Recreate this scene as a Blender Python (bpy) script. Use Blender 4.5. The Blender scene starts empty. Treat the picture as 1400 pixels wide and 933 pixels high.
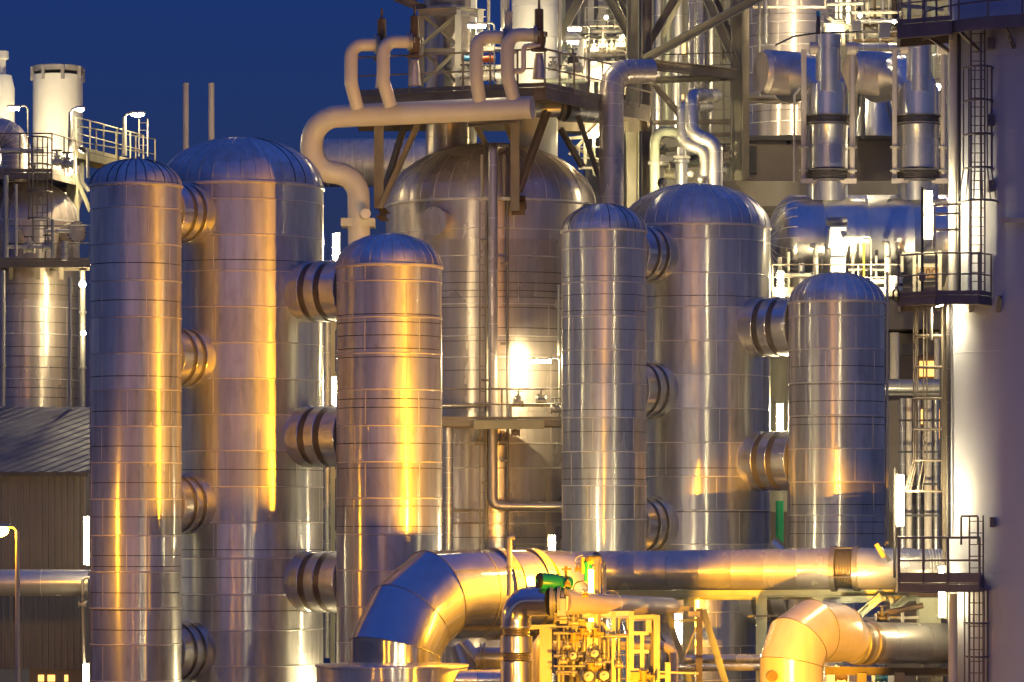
import bpy, bmesh, math, random
from mathutils import Vector, Matrix
random.seed(7)
SC = bpy.context.scene
COL = SC.collection
K, CX, HY, ZC = 4900.0, 700.0, 720.0, 11.0       # focal length in photo pixels, principal point, eye height
R = math.radians

def P(x, y, Y):
    """photo pixel at distance Y -> world point"""
    return Vector(((x-CX)*Y/K, Y, ZC+(HY-y)*Y/K))
def S(px, Y): return px*Y/K
def pts(*a): return [P(*p) for p in a]

# ---------------------------------------------------------------- mesh builder
class MB:
    def __init__(s): s.v = []; s.f = []
    def add(s, vs, fs):
        n = len(s.v); s.v += [Vector(v) for v in vs]; s.f += [tuple(i+n for i in f) for f in fs]; return s
    def box(s, a, b):
        x0, y0, z0 = [min(p, q) for p, q in zip(a, b)]; x1, y1, z1 = [max(p, q) for p, q in zip(a, b)]
        return s.add([(x0,y0,z0),(x1,y0,z0),(x1,y1,z0),(x0,y1,z0),(x0,y0,z1),(x1,y0,z1),(x1,y1,z1),(x0,y1,z1)],
              [(0,3,2,1),(4,5,6,7),(0,1,5,4),(1,2,6,5),(2,3,7,6),(3,0,4,7)])
    def cbox(s, c, sx, sy, sz):
        c = Vector(c); h = Vector((sx/2, sy/2, sz/2)); return s.box(c-h, c+h)
    def frame(s, d):
        d = d.normalized()
        up = Vector((0,0,1)) if abs(d.z) < .95 else Vector((0,1,0))
        a = d.cross(up).normalized(); b = a.cross(d).normalized()
        return a, b
    def bar(s, p0, p1, w, h=None):
        """square bar; w across (horizontal), h the other way"""
        h = w if h is None else h
        p0, p1 = Vector(p0), Vector(p1); a, b = s.frame(p1-p0); a = a*w/2; b = b*h/2
        vs = []
        for p in (p0, p1): vs += [p-a-b, p+a-b, p+a+b, p-a+b]
        return s.add(vs, [(0,1,2,3)[::-1],(4,5,6,7),(0,1,5,4),(1,2,6,5),(2,3,7,6),(3,0,4,7)])
    def ibeam(s, p0, p1, w, h=None, turn=False):
        """H section: two flanges and a web"""
        h = w if h is None else h
        p0, p1 = Vector(p0), Vector(p1); a, b = s.frame(p1-p0)
        if turn: a, b = b, -a
        t = max(.018, min(w, h)*.11)
        def slab(cw, ch, ow, oh):
            vs = []
            for p in (p0, p1):
                c = p+a*ow+b*oh
                vs += [c-a*cw/2-b*ch/2, c+a*cw/2-b*ch/2, c+a*cw/2+b*ch/2, c-a*cw/2+b*ch/2]
            s.add(vs, [(3,2,1,0),(4,5,6,7),(0,1,5,4),(1,2,6,5),(2,3,7,6),(3,0,4,7)])
        slab(w, t, 0, (h-t)/2); slab(w, t, 0, -(h-t)/2); slab(t, h-2*t-.004, 0, 0)
        return s
    def tube(s, path, r, n=14, caps=True):
        path = [Vector(p) for p in path]
        m = len(path); rs = r if isinstance(r, (list, tuple)) else [r]*m
        d = [(path[i+1]-path[i]).normalized() for i in range(m-1)]
        a, b = s.frame(d[0])
        offs = [a*math.cos(2*math.pi*k/n)+b*math.sin(2*math.pi*k/n) for k in range(n)]
        base = len(s.v); vs = []
        for i in range(m):
            if i == 0 or i == m-1:
                vs += [path[i]+o*rs[i] for o in offs]
            else:
                nn = (d[i-1]+d[i]).normalized(); den = d[i-1].dot(nn)
                vs += [path[i]+(o-d[i-1]*(o.dot(nn)/den))*rs[i] for o in offs]
                q = d[i-1].rotation_difference(d[i]); offs = [q @ o for o in offs]
        fs = []
        for i in range(m-1):
            for k in range(n):
                k2 = (k+1) % n
                fs.append((i*n+k, i*n+k2, (i+1)*n+k2, (i+1)*n+k))
        if caps:
            fs.append(tuple(range(n))[::-1]); fs.append(tuple((m-1)*n+k for k in range(n)))
        return s.add(vs, fs)
    def lathe(s, prof, c=(0,0,0), ax=(0,0,1), n=64, caps=True, a0=0, a1=2*math.pi):
        """prof: list of (radius, height along axis)"""
        c = Vector(c); ax = Vector(ax).normalized(); a, b = s.frame(ax)
        if abs(ax.z) > .99: a, b = Vector((1,0,0)), Vector((0,1,0))
        full = abs(a1-a0-2*math.pi) < 1e-6
        nn = n if full else n+1
        dirs = [a*math.cos(a0+(a1-a0)*k/n)+b*math.sin(a0+(a1-a0)*k/n) for k in range(nn)]
        vs = []; fs = []
        for r, h in prof: vs += [c+ax*h+d*max(r, 1e-4) for d in dirs]
        for i in range(len(prof)-1):
            for k in range(n):
                k2 = (k+1) % nn
                fs.append((i*nn+k, i*nn+k2, (i+1)*nn+k2, (i+1)*nn+k))
        if caps and full:
            fs.append(tuple(range(nn))[::-1]); fs.append(tuple((len(prof)-1)*nn+k for k in range(nn)))
        return s.add(vs, fs)
    def torus(s, c, ax, r, t, n=40, m=8):
        prof = [(r+t*math.cos(2*math.pi*j/m), t*math.sin(2*math.pi*j/m)) for j in range(m+1)]
        return s.lathe(prof, c, ax, n, caps=False)
    def prism(s, poly, z0, z1):
        n = len(poly); vs = [(p[0], p[1], z0) for p in poly]+[(p[0], p[1], z1) for p in poly]
        return s.add(vs, [tuple(range(n))[::-1], tuple(range(n, 2*n))]+[(i, (i+1) % n, n+(i+1) % n, n+i) for i in range(n)])
    def sphere(s, c, r, n=16, sc=(1,1,1)):
        c = Vector(c); vs = []; fs = []; m = n//2
        for i in range(m+1):
            t = math.pi*i/m
            for k in range(n):
                p = 2*math.pi*k/n
                vs.append(c+Vector((r*sc[0]*math.sin(t)*math.cos(p)+1e-5*math.cos(p), r*sc[1]*math.sin(t)*math.sin(p)+1e-5*math.sin(p), r*sc[2]*math.cos(t))))
        for i in range(m):
            for k in range(n): fs.append((i*n+k, (i+1)*n+k, (i+1)*n+(k+1) % n, i*n+(k+1) % n))
        return s.add(vs, fs)
    def build(s, name, mat, root=None, parent=None, angle=35, org=None):
        o0 = Vector(root.location) if root is not None else Vector(org if org is not None else (0,0,0))
        me = bpy.data.meshes.new(name)
        me.from_pydata([v-o0 for v in s.v], [], s.f)
        me.validate(); me.materials.append(mat)
        bm = bmesh.new(); bm.from_mesh(me); bmesh.ops.recalc_face_normals(bm, faces=bm.faces); bm.to_mesh(me); bm.free()
        me.polygons.foreach_set('use_smooth', [True]*len(me.polygons))
        me.set_sharp_from_angle(angle=R(angle))
        o = bpy.data.objects.new(name, me); COL.objects.link(o)
        if root is None: o.location = o0
        else: o.parent = parent if parent is not None else root
        return o

def fil(path, rad, n=7):
    """round the corners of a polyline"""
    path = [Vector(p) for p in path]; out = [path[0]]
    for i in range(1, len(path)-1):
        p0, p, p1 = path[i-1], path[i], path[i+1]
        a = (p0-p).normalized(); b = (p1-p).normalized()
        ang = a.angle(b)
        if ang > 3.1: out.append(p); continue
        L = rad/math.tan(ang/2)
        L = min(L, (p0-p).length*.49 if i > 1 else (p0-p).length*.98, (p1-p).length*.49 if i < len(path)-2 else (p1-p).length*.98)
        r = L*math.tan(ang/2)
        c = p+(a+b).normalized()*(r/math.sin(ang/2))
        s, e = p+a*L-c, p+b*L-c
        tot = s.angle(e)
        for k in range(n+1):
            t = k/n
            out.append(c+(s*math.sin((1-t)*tot)+e*math.sin(t*tot))/math.sin(tot))
    out.append(path[-1]); return out

# ---------------------------------------------------------------- things
def thing(name, label, cat, loc, group=None):
    o = bpy.data.objects.new(name, None); COL.objects.link(o); o.empty_display_size = .3
    o.location = loc; o['label'] = label; o['category'] = cat; o['kind'] = 'thing'
    if group: o['group'] = group
    return o
def tag(o, label, cat, group=None):
    o['label'] = label; o['category'] = cat; o['kind'] = 'thing'
    if group: o['group'] = group
    return o
def solo(name, mb, mat, label, cat, group=None, angle=35):
    xs = [v.x for v in mb.v]; ys = [v.y for v in mb.v]; zs = [v.z for v in mb.v]
    return tag(mb.build(name, mat, org=((min(xs)+max(xs))/2, (min(ys)+max(ys))/2, min(zs)), angle=angle), label, cat, group)
def struct(name, mb, mat, kind='structure'):
    o = mb.build(name, mat); o['kind'] = kind; return o
def copy_tree(o, parent=None):
    c = o.copy(); COL.objects.link(c)
    if parent is not None: c.parent = parent
    for ch in list(o.children): copy_tree(ch, c)
    return c

# ---------------------------------------------------------------- materials
MATS = {}
def nt(name):
    m = bpy.data.materials.new(name); m.use_nodes = True
    t = m.node_tree; b = t.nodes['Principled BSDF']; MATS[name] = m
    return m, t, b
def N(t, kind, **kw):
    n = t.nodes.new(kind)
    for k, v in kw.items():
        if k.startswith('i_'): n.inputs[k[2:].replace('_', ' ')].default_value = v
        else: setattr(n, k, v)
    return n
def noise(t, scale, stretch=(1,1,1), detail=3, vec=None):
    if vec is None: vec = N(t, 'ShaderNodeTexCoord').outputs['Object']
    mp = N(t, 'ShaderNodeMapping'); mp.inputs['Scale'].default_value = stretch; t.links.new(vec, mp.inputs[0])
    nz = N(t, 'ShaderNodeTexNoise'); nz.inputs['Scale'].default_value = scale; nz.inputs['Detail'].default_value = detail
    t.links.new(mp.outputs[0], nz.inputs['Vector']); return nz.outputs['Fac']
def ramp(t, fac, a, b, lo=.3, hi=.7):
    r = N(t, 'ShaderNodeValToRGB'); e = r.color_ramp.elements
    e[0].position = lo; e[1].position = hi; e[0].color = (*a, 1); e[1].color = (*b, 1)
    t.links.new(fac, r.inputs[0]); return r.outputs[0]
def maprange(t, fac, lo, hi, a=.3, b=.7):
    r = N(t, 'ShaderNodeMapRange'); r.inputs[1].default_value = a; r.inputs[2].default_value = b
    r.inputs[3].default_value = lo; r.inputs[4].default_value = hi; t.links.new(fac, r.inputs[0]); return r.outputs[0]

def clad(name, col, rough, aniso=0.0, wave=.02, course=None, dirt=.8, wsc=(.9,.9,.35), phase=0.0, sectors=6, soft=.55, soft_metal=.85, spotty=.72):
    """sheet metal cladding: gently dented, streaked, optionally each course a little different"""
    m, t, b = nt(name)
    b.inputs['Metallic'].default_value = 1
    tc = N(t, 'ShaderNodeTexCoord').outputs['Object']
    streak = noise(t, 1.8, (2.2,2.2,.14), 8, tc)
    base = ramp(t, streak, [c*dirt for c in col], col)
    rr = maprange(t, noise(t, .8, (1,1,.3), 4, tc), rough*.8, rough*1.25)
    if course:
        sp = N(t, 'ShaderNodeSeparateXYZ'); t.links.new(tc, sp.inputs[0])
        def mth(op, a, b=None):
            n = N(t, 'ShaderNodeMath', operation=op)
            for i, v in enumerate((a, b)):
                if v is None: continue
                if isinstance(v, (int, float)): n.inputs[i].default_value = v
                else: t.links.new(v, n.inputs[i])
            return n.outputs[0]
        row = mth('FLOOR', mth('DIVIDE', mth('SUBTRACT', sp.outputs[2], phase), course))
        ang = mth('DIVIDE', mth('ARCTAN2', sp.outputs[1], sp.outputs[0]), 2*math.pi/sectors)
        sec = mth('FLOOR', mth('ADD', ang, mth('MULTIPLY', row, .43)))
        wn = N(t, 'ShaderNodeTexWhiteNoise', noise_dimensions='2D'); cv = N(t, 'ShaderNodeCombineXYZ')
        t.links.new(row, cv.inputs[0]); t.links.new(sec, cv.inputs[1]); t.links.new(cv.outputs[0], wn.inputs['Vector'])
        mr = maprange(t, wn.outputs['Value'], .80, 1.06, 0, 1)
        mx = N(t, 'ShaderNodeMix', data_type='RGBA', blend_type='MULTIPLY'); mx.inputs[0].default_value = 1
        t.links.new(base, mx.inputs[6]); t.links.new(mr, mx.inputs[7]); base = mx.outputs[2]
        ad = N(t, 'ShaderNodeMath', operation='MULTIPLY'); t.links.new(rr, ad.inputs[0]); t.links.new(maprange(t, wn.outputs['Value'], 1.15, .9, 0, 1), ad.inputs[1]); rr = ad.outputs[0]
        # each course wobbles on its own
        cm = N(t, 'ShaderNodeCombineXYZ'); sc = N(t, 'ShaderNodeMath', operation='MULTIPLY'); sc.inputs[1].default_value = 9.0
        t.links.new(wn.outputs['Value'], sc.inputs[0]); t.links.new(sc.outputs[0], cm.inputs[0]); t.links.new(sc.outputs[0], cm.inputs[1])
        av = N(t, 'ShaderNodeVectorMath', operation='ADD'); t.links.new(tc, av.inputs[0]); t.links.new(cm.outputs[0], av.inputs[1]); wv = av.outputs[0]
    else: wv = tc
    # grime spots and run-off stains with shapes of their own
    spot = maprange(t, noise(t, 3.2, (1.3,1.3,.45), 9, tc), 1, spotty, .52, .82)
    mg = N(t, 'ShaderNodeMix', data_type='RGBA', blend_type='MULTIPLY'); mg.inputs[0].default_value = 1
    t.links.new(base, mg.inputs[6]); t.links.new(spot, mg.inputs[7]); base = mg.outputs[2]
    t.links.new(base, b.inputs['Base Color']); t.links.new(rr, b.inputs['Roughness'])
    bp = N(t, 'ShaderNodeBump'); bp.inputs['Strength'].default_value = 1; bp.inputs['Distance'].default_value = wave
    t.links.new(noise(t, 1.0, wsc, 2, wv), bp.inputs['Height']); t.links.new(bp.outputs[0], b.inputs['Normal'])
    # worn sheet scatters in two ways: a tight sheen over a broad soft one
    b2 = N(t, 'ShaderNodeBsdfPrincipled'); b2.inputs['Metallic'].default_value = soft_metal
    r2 = N(t, 'ShaderNodeMath', operation='MULTIPLY'); r2.inputs[1].default_value = 1.55; t.links.new(rr, r2.inputs[0])
    r1 = N(t, 'ShaderNodeMath', operation='MULTIPLY'); r1.inputs[1].default_value = .58; t.links.new(rr, r1.inputs[0])
    t.links.new(r1.outputs[0], b.inputs['Roughness']); t.links.new(r2.outputs[0], b2.inputs['Roughness'])
    t.links.new(base, b2.inputs['Base Color']); t.links.new(bp.outputs[0], b2.inputs['Normal'])
    if aniso:
        tg = N(t, 'ShaderNodeTangent', direction_type='RADIAL', axis='Z')
        for q, an in ((b, min(.97, aniso+.1)), (b2, aniso*.8)):
            q.inputs['Anisotropic'].default_value = an; t.links.new(tg.outputs[0], q.inputs['Tangent']); q.inputs['Anisotropic Rotation'].default_value = ANROT
    mx2 = N(t, 'ShaderNodeMixShader'); mx2.inputs[0].default_value = soft
    t.links.new(b.outputs[0], mx2.inputs[1]); t.links.new(b2.outputs[0], mx2.inputs[2])
    t.links.new(mx2.outputs[0], t.nodes['Material Output'].inputs[0])
    return m
ANROT = 0.25
def paint(name, col, rough=.5, var=.75, nscale=1.2, metallic=0, stretch=(1,1,.4), bump=0):
    m, t, b = nt(name)
    tc = N(t, 'ShaderNodeTexCoord').outputs['Object']
    base = ramp(t, noise(t, nscale, stretch, 5, tc), [c*var for c in col], col)
    t.links.new(base, b.inputs['Base Color']); b.inputs['Metallic'].default_value = metallic
    t.links.new(maprange(t, noise(t, nscale*3, (1,1,1), 3, tc), rough*.85, min(1, rough*1.2)), b.inputs['Roughness'])
    if bump:
        bp = N(t, 'ShaderNodeBump'); bp.inputs['Strength'].default_value = .6; bp.inputs['Distance'].default_value = bump
        t.links.new(noise(t, nscale*6, (1,1,1), 4, tc), bp.inputs['Height']); t.links.new(bp.outputs[0], b.inputs['Normal'])
    return m
def glow(name, col, strength):
    m, t, b = nt(name)
    b.inputs['Base Color'].default_value = (.8,.8,.8,1); b.inputs['Emission Color'].default_value = (*col, 1)
    b.inputs['Emission Strength'].default_value = strength
    return m
# ---------------------------------------------------------------- palette
M = {}
M['clad'] = clad('aluminium_cladding', (.80,.79,.775), .34, .82, .016, 1.22)
M['clad_far'] = clad('aluminium_cladding_far', (.76,.67,.60), .42, .74, .018, 2.2, spotty=.92)
M['clad_pipe'] = clad('pipe_cladding', (.76,.75,.735), .30, 0, .012, None, .88, (1,1,1), soft=.32, soft_metal=.95, spotty=.95)
M['clad_soft'] = clad('dull_pipe_cladding', (.60,.58,.56), .40, 0, .010, None, .9, (1,1,1), spotty=.97)
M['clad_bright'] = clad('bright_duct_cladding', (.68,.67,.67), .24, 0, .010, None, .88, (1,1,1), soft=.22, soft_metal=.95, spotty=.9)
M['clad_matt'] = clad('matt_duct_cladding', (.64,.58,.53), .42, 0, .010, None, .85, (1,1,1), soft=.6, soft_metal=.2, spotty=.98)
M['clad_warm'] = clad('matt_pipe_cladding', (.60,.53,.49), .46, 0, .008, None, .9, (1,1,1), spotty=.97)
M['bead'] = paint('bright_seam_metal', (.66,.62,.58), .42, .85, 3, .55)
M['groove'] = paint('dark_seam_gap', (.05,.045,.04), .6, .7, 3)
M['band'] = paint('dark_expansion_band', (.15,.13,.11), .38, .6, 2, .4)
M['bellows'] = clad('bellows_steel', (.40,.37,.33), .38, 0, .004)
M['cream'] = paint('cream_pipe_paint', (.62,.55,.47), .42, .86, .9)
M['white'] = paint('white_paint', (.74,.73,.70), .45, .85, .8)
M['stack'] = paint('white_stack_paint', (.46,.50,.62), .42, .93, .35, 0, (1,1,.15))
M['galv'] = paint('galvanised_steel', (.42,.41,.38), .42, .7, 2.5, .35)
M['steel'] = paint('weathered_steel', (.22,.185,.15), .55, .6, 1.6)
M['olive'] = paint('olive_steel_paint', (.30,.28,.20), .5, .7, 1.4)
M['sage'] = paint('grey_green_steel_paint', (.33,.35,.26), .5, .75, 1.5)
M['dark'] = paint('dark_steel', (.07,.065,.07), .5, .7, 2)
M['rail'] = paint('violet_grey_rail_paint', (.16,.14,.16), .5, .75, 2)
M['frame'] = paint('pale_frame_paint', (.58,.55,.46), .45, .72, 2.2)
M['rust'] = paint('rusty_iron', (.13,.085,.055), .7, .5, 5)
M['concrete'] = paint('concrete', (.36,.32,.26), .85, .7, .8, 0, (1,1,.5), .01)
M['green'] = paint('green_actuator_paint', (.02,.36,.14), .35, .8, 4)
M['orange'] = paint('orange_actuator_paint', (.60,.13,.03), .4, .8, 4)
M['blue'] = paint('blue_actuator_paint', (.03,.20,.42), .4, .8, 4)
M['screen'] = paint('grey_blue_screen', (.10,.125,.17), .6, .85, 2)
M['skid'] = paint('worn_skid_paint', (.56,.50,.30), .4, .72, 2.2, .2)
M['yellow'] = paint('yellow_paint', (.62,.42,.05), .45, .8, 3)
M['black'] = paint('black_rubber', (.02,.02,.02), .6, .8, 3)
M['roof'] = paint('dark_blue_roof_sheet', (.05,.055,.12), .6, .85, .6)
M['wall'] = paint('brown_grey_wall_sheet', (.19,.18,.19), .5, .82, .5)
M['brownwall'] = paint('brown_building_panel', (.24,.19,.14), .75, .75, .3)
M['pink'] = paint('pale_render_wall', (.27,.225,.19), .8, .75, .5)
M['gravel'] = paint('gravel', (.14,.13,.12), .9, .6, 6, 0, (1,1,1), .03)
M['asphalt'] = paint('asphalt', (.05,.05,.05), .85, .7, 5, 0, (1,1,1), .01)
M['kerb'] = paint('kerb_concrete', (.32,.31,.29), .85, .75, 3)
M['signboard'] = paint('brown_sign_board', (.30,.17,.08), .6, .85, 3)
WARMW = (1.0,.80,.42); SOD = (1.0,.43,.012); COOLW = (1.0,.93,.72)
M['tube'] = glow('lit_white_tube', WARMW, 330)
M['tube_far'] = glow('lit_white_tube_far', WARMW, 200)
M['tube_dim'] = glow('lit_small_tube', WARMW, 300)
M['sodium'] = glow('lit_sodium_lens', SOD, 500)
M['sodium_tube'] = glow('lit_sodium_tube', (1.0,.46,.03), 120)
M['floodlens'] = glow('lit_flood_lens', WARMW, 600)
M['slant'] = glow('lit_slant_tube', (1.0,.40,.012), 1.5); MATS_SL = M['slant'].node_tree.nodes['Principled BSDF']; MATS_SL.inputs['Base Color'].default_value = (.10,.04,.01,1)
M['sodium_street'] = glow('lit_street_lens', SOD, 380)
M['sodium_fill'] = glow('lit_sodium_fill_lens', SOD, 330)
M['tube_low'] = glow('lit_low_tube', WARMW, 70)
M['tube_mid'] = glow('lit_mid_tube', WARMW, 190)
M['white_fill'] = glow('lit_white_fill_lens', WARMW, 640)
M['hot_tube'] = glow('lit_hot_tube', WARMW, 750)
M['window_lit'] = glow('lit_orange_window', (1.0,.45,.08), 1.6)

# ---------------------------------------------------------------- sky, camera
W = bpy.data.worlds.new('World'); SC.world = W; W.use_nodes = True
wt = W.node_tree; bg = wt.nodes['Background']
sky = wt.nodes.new('ShaderNodeTexSky'); sky.sky_type = 'NISHITA'; sky.sun_disc = False
SUN_EL, SUN_ROT = 1.2, 185
sky.sun_elevation = R(SUN_EL); sky.sun_rotation = R(SUN_ROT)
sky.air_density = 1.0; sky.dust_density = .3; sky.ozone_density = 6.0
tint = wt.nodes.new('ShaderNodeMix'); tint.data_type = 'RGBA'; tint.blend_type = 'MULTIPLY'; tint.inputs[0].default_value = 1
tint.inputs[7].default_value = (.80,.50,.82,1); wt.links.new(sky.outputs[0], tint.inputs[6])
air = wt.nodes.new('ShaderNodeMix'); air.data_type = 'RGBA'; air.blend_type = 'ADD'; air.inputs[0].default_value = 1     # dusk airglow and town light
air.inputs[7].default_value = (.03,.055,.22,1); wt.links.new(tint.outputs[2], air.inputs[6])
# low glow band added all round outside the view, greys the cladding's reflections
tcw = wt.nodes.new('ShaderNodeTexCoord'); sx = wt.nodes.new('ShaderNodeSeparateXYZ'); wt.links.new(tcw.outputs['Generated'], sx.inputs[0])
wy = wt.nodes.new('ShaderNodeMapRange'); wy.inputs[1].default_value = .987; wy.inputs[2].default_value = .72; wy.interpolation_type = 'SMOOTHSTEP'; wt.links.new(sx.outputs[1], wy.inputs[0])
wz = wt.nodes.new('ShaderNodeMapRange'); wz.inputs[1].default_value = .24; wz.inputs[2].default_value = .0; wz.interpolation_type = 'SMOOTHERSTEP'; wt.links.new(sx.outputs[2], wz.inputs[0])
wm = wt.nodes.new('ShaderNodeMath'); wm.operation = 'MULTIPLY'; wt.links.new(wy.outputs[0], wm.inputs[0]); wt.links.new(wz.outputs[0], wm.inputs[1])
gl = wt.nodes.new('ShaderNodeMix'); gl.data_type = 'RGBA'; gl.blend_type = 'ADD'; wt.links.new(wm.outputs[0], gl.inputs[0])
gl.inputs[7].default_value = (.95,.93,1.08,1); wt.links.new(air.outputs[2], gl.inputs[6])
# the sky overhead is brighter than the strip above the skyline
wh = wt.nodes.new('ShaderNodeMapRange'); wh.inputs[1].default_value = .16; wh.inputs[2].default_value = .75; wh.interpolation_type = 'SMOOTHSTEP'; wt.links.new(sx.outputs[2], wh.inputs[0])
up = wt.nodes.new('ShaderNodeMix'); up.data_type = 'RGBA'; up.blend_type = 'ADD'; wt.links.new(wh.outputs[0], up.inputs[0])
up.inputs[7].default_value = (.16,.42,1.75,1); wt.links.new(gl.outputs[2], up.inputs[6])
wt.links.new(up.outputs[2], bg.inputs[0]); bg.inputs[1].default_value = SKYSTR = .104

sun = bpy.data.lights.new('afterglow_sun', 'SUN'); sun.energy = .03; sun.angle = R(35); sun.color = (1,.70,.58)
so = bpy.data.objects.new('afterglow_sun', sun); COL.objects.link(so); so.rotation_euler = (R(82),0,R(-SUN_ROT+180)); so.location = (0,-50,40)

cam = bpy.data.cameras.new('camera'); co = bpy.data.objects.new('camera', cam); COL.objects.link(co)
co.location = (0,0,ZC); co.rotation_euler = (R(90),0,0)
cam.sensor_width = 36; cam.lens = 36*K/1400; cam.shift_y = (HY-466.5)/1400
cam.clip_start = 1; cam.clip_end = 4000; SC.camera = co
SC.view_settings.view_transform = 'Standard'; SC.view_settings.look = 'None'; SC.view_settings.exposure = .5; SC.view_settings.gamma = 1
SC.view_settings.use_curve_mapping = False
SC.cycles.use_denoising = True; SC.cycles.max_bounces = 6; SC.cycles.glossy_bounces = 5; SC.cycles.diffuse_bounces = 3
SC.cycles.sample_clamp_indirect = 4; SC.cycles.use_light_tree = True; SC.cycles.caustics_reflective = True; SC.cycles.blur_glossy = .6

# ---------------------------------------------------------------- ground and service road
struct('ground', MB().add([(-1500,-300,0),(1500,-300,0),(1500,3000,0),(-1500,3000,0)], [(0,1,2,3)]), M['gravel'])
struct('road', MB().add([(-400,70,.004),(400,70,.004),(400,80,.004),(-400,80,.004)], [(0,1,2,3)]), M['asphalt'])
struct('kerb', MB().box((-400,80,0),(400,80.18,.13)).box((-400,69.82,0),(400,70,.13)), M['kerb'])

# ---------------------------------------------------------------- round vessels
def vessel(name, label, cat, cx, rp, Y, y_rim, y_apex, beads, grooves, group=None, mat='clad', ribs=28, zb=0.0, seams=None, zb_px=None, dark_ribs=0, seed=1):
    rnd = random.Random(seed)
    r = S(rp, Y); c = P(cx, HY, Y); Yf = Y-r
    zr = ZC+(HY-y_rim)*Yf/K; za = ZC+(HY-y_apex)*Y/K
    root = thing(name, label, cat, (c.x, Y, zb), group)
    zs = [('b', ZC+(HY-y)*Yf/K) for y in beads]+[('g', ZC+(HY-y)*Yf/K) for y in grooves]
    zs = sorted([q for q in zs if zb+.2 < q[1] < zr-.1], key=lambda q: q[1])
    prof = [(r, 0)]; 
    for k, z in zs:
        z -= zb
        if k == 'b': prof += [(r, z-.028), (r+.014, z-.018), (r+.019, z), (r+.014, z+.018), (r, z+.028)]
        else: prof += [(r, z-.014), (r-.03, z-.013), (r-.03, z+.013), (r, z+.014)]
    prof.append((r, zr-zb))
    clean = [prof[0]]
    for p in prof[1:]:
        if p[1] > clean[-1][1]: clean.append(p)
    mb = MB().lathe(clean, (c.x, Y, zb), n=96)
    per = abs(beads[1]-beads[0])*Yf/K if len(beads) > 2 and mat == 'clad' else None
    vm = clad('aluminium_cladding_%s' % name, (.80,.79,.775), .35, .82, .027, per, .76, phase=ZC+(HY-beads[0])*Yf/K-zb) if per else M[mat]
    sh = mb.build('shell', vm, root); sh.data.materials.append(M['bead']); sh.data.materials.append(M['groove'])
    for pl in sh.data.polygons:
        if abs(pl.normal.z) > .995: continue
        q = pl.center; rad = math.hypot(q.x, q.y)/(r*math.cos(math.pi/96))
        if rad*r > r+.008: pl.material_index = 1
        elif rad*r < r-.012: pl.material_index = 2
    # lapped upright seams, staggered course by course
    bz = [z for k, z in zs if k == 'b']+[zr]; sm = MB(); prev = zb+.1
    offs = [rnd.uniform(0, .5), rnd.uniform(.5, 1.0)]
    for i, z in enumerate(bz):
        for k in range(6):
            a = -math.pi/2+(k-2.5)*1.05+offs[i % 2]*.9+rnd.uniform(-.03,.03)
            d = Vector((math.cos(a), math.sin(a), 0)); q = Vector((c.x, Y, 0))+d*(r+.004); tt = Vector((-d.y, d.x, 0))*.013
            zl, zh = prev+.05, z-.05
            if zh-zl < .1 or rnd.random() < .12: continue
            vs = []
            for zz in (zl, zh): vs += [q-tt+Vector((0,0,zz))-d*.02, q-tt+Vector((0,0,zz)), q+tt+Vector((0,0,zz)), q+tt+Vector((0,0,zz))-d*.02]
            sm.add(vs, [(0,1,2,3),(7,6,5,4),(0,4,5,1),(1,5,6,2),(2,6,7,3),(3,7,4,0)])
        prev = z
    if sm.v: sm.build('seam', M['bead'], root)['kind'] = 'stuff'
    # domed head
    h = za-zr; dp = [(r*math.cos(t)+.0, h*math.sin(t)) for t in [math.pi/2*k/20 for k in range(20)]]+[(.02, h)]
    dm = MB().lathe([(r+.012, -.06)]+[(a_+.012, b_) for a_, b_ in dp], (c.x, Y, zr), n=96)
    dome = dm.build('dome', M[mat], root)
    rb = MB(); db = MB()
    for k in range(ribs):
        a = 2*math.pi*(k+.5)/ribs; d = Vector((math.cos(a), math.sin(a), 0))
        path = [Vector((c.x, Y, zr))+d*(r*math.cos(t)+.013)+Vector((0,0,h*math.sin(t)+.004)) for t in [math.pi/2*j/14*.985 for j in range(15)]]
        (db if (dark_ribs and math.sin(a) < .1 and rnd.random() < dark_ribs) else rb).tube(path, .015, 6)
    rb.build('dome_rib', M['bead'], root, dome)['kind'] = 'stuff'
    if db.v: db.build('dark_reflection_rib', M['black'], root, dome)['kind'] = 'stuff'  # ribs blackened to imitate dark reflections on the dome
    MB().lathe([(r+.002,-.05),(r+.05,-.04),(r+.055,0),(r+.05,.04),(r+.002,.05)], (c.x, Y, zr), n=96, caps=False).build('rim_band', M['bead'], root)
    return root, c.x, Y, r

def nozzle(root, A, Bv, y, rp, Yn):
    """banded branch between the shells of two neighbouring vessels"""
    (_, ax, ay, ar), (_, bx, by, br) = A, Bv
    p = Vector((ax, ay, 0)); q = Vector((bx, by, 0)); d = (q-p).normalized(); L = (q-p).length
    z = ZC+(HY-y)*Yn/K; r = S(rp, Yn)
    s0, s1 = ar*.9, L-br*.93
    gap0, gap1 = ar, L-br
    c = p+Vector((0,0,z))
    w = (gap1-gap0)
    n1, n2 = gap0+w*.33, gap0+w*.71; bw = w*.15
    body = MB()
    for a, b in ((s0, n1-bw/2), (n1+bw/2, n2-bw/2), (n2+bw/2, gap1-.02)):
        body.lathe([(r*.985,a),(r,a+.02),(r,b-.02),(r*.985,b)], c, d, 56)
    body.lathe([(r*.998,gap1-.03),(r*.999,gap1),(r*.999,s1+.10)], c, d, 56)
    o = body.build('nozzle', M['clad_pipe'], root)
    for nn in (n1, n2):
        MB().lathe([(r*.96,nn-bw/2-.01),(r*.96,nn+bw/2+.01)], c, d, 56).build('expansion_band', M['band'], root, o)
    return o

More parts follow.
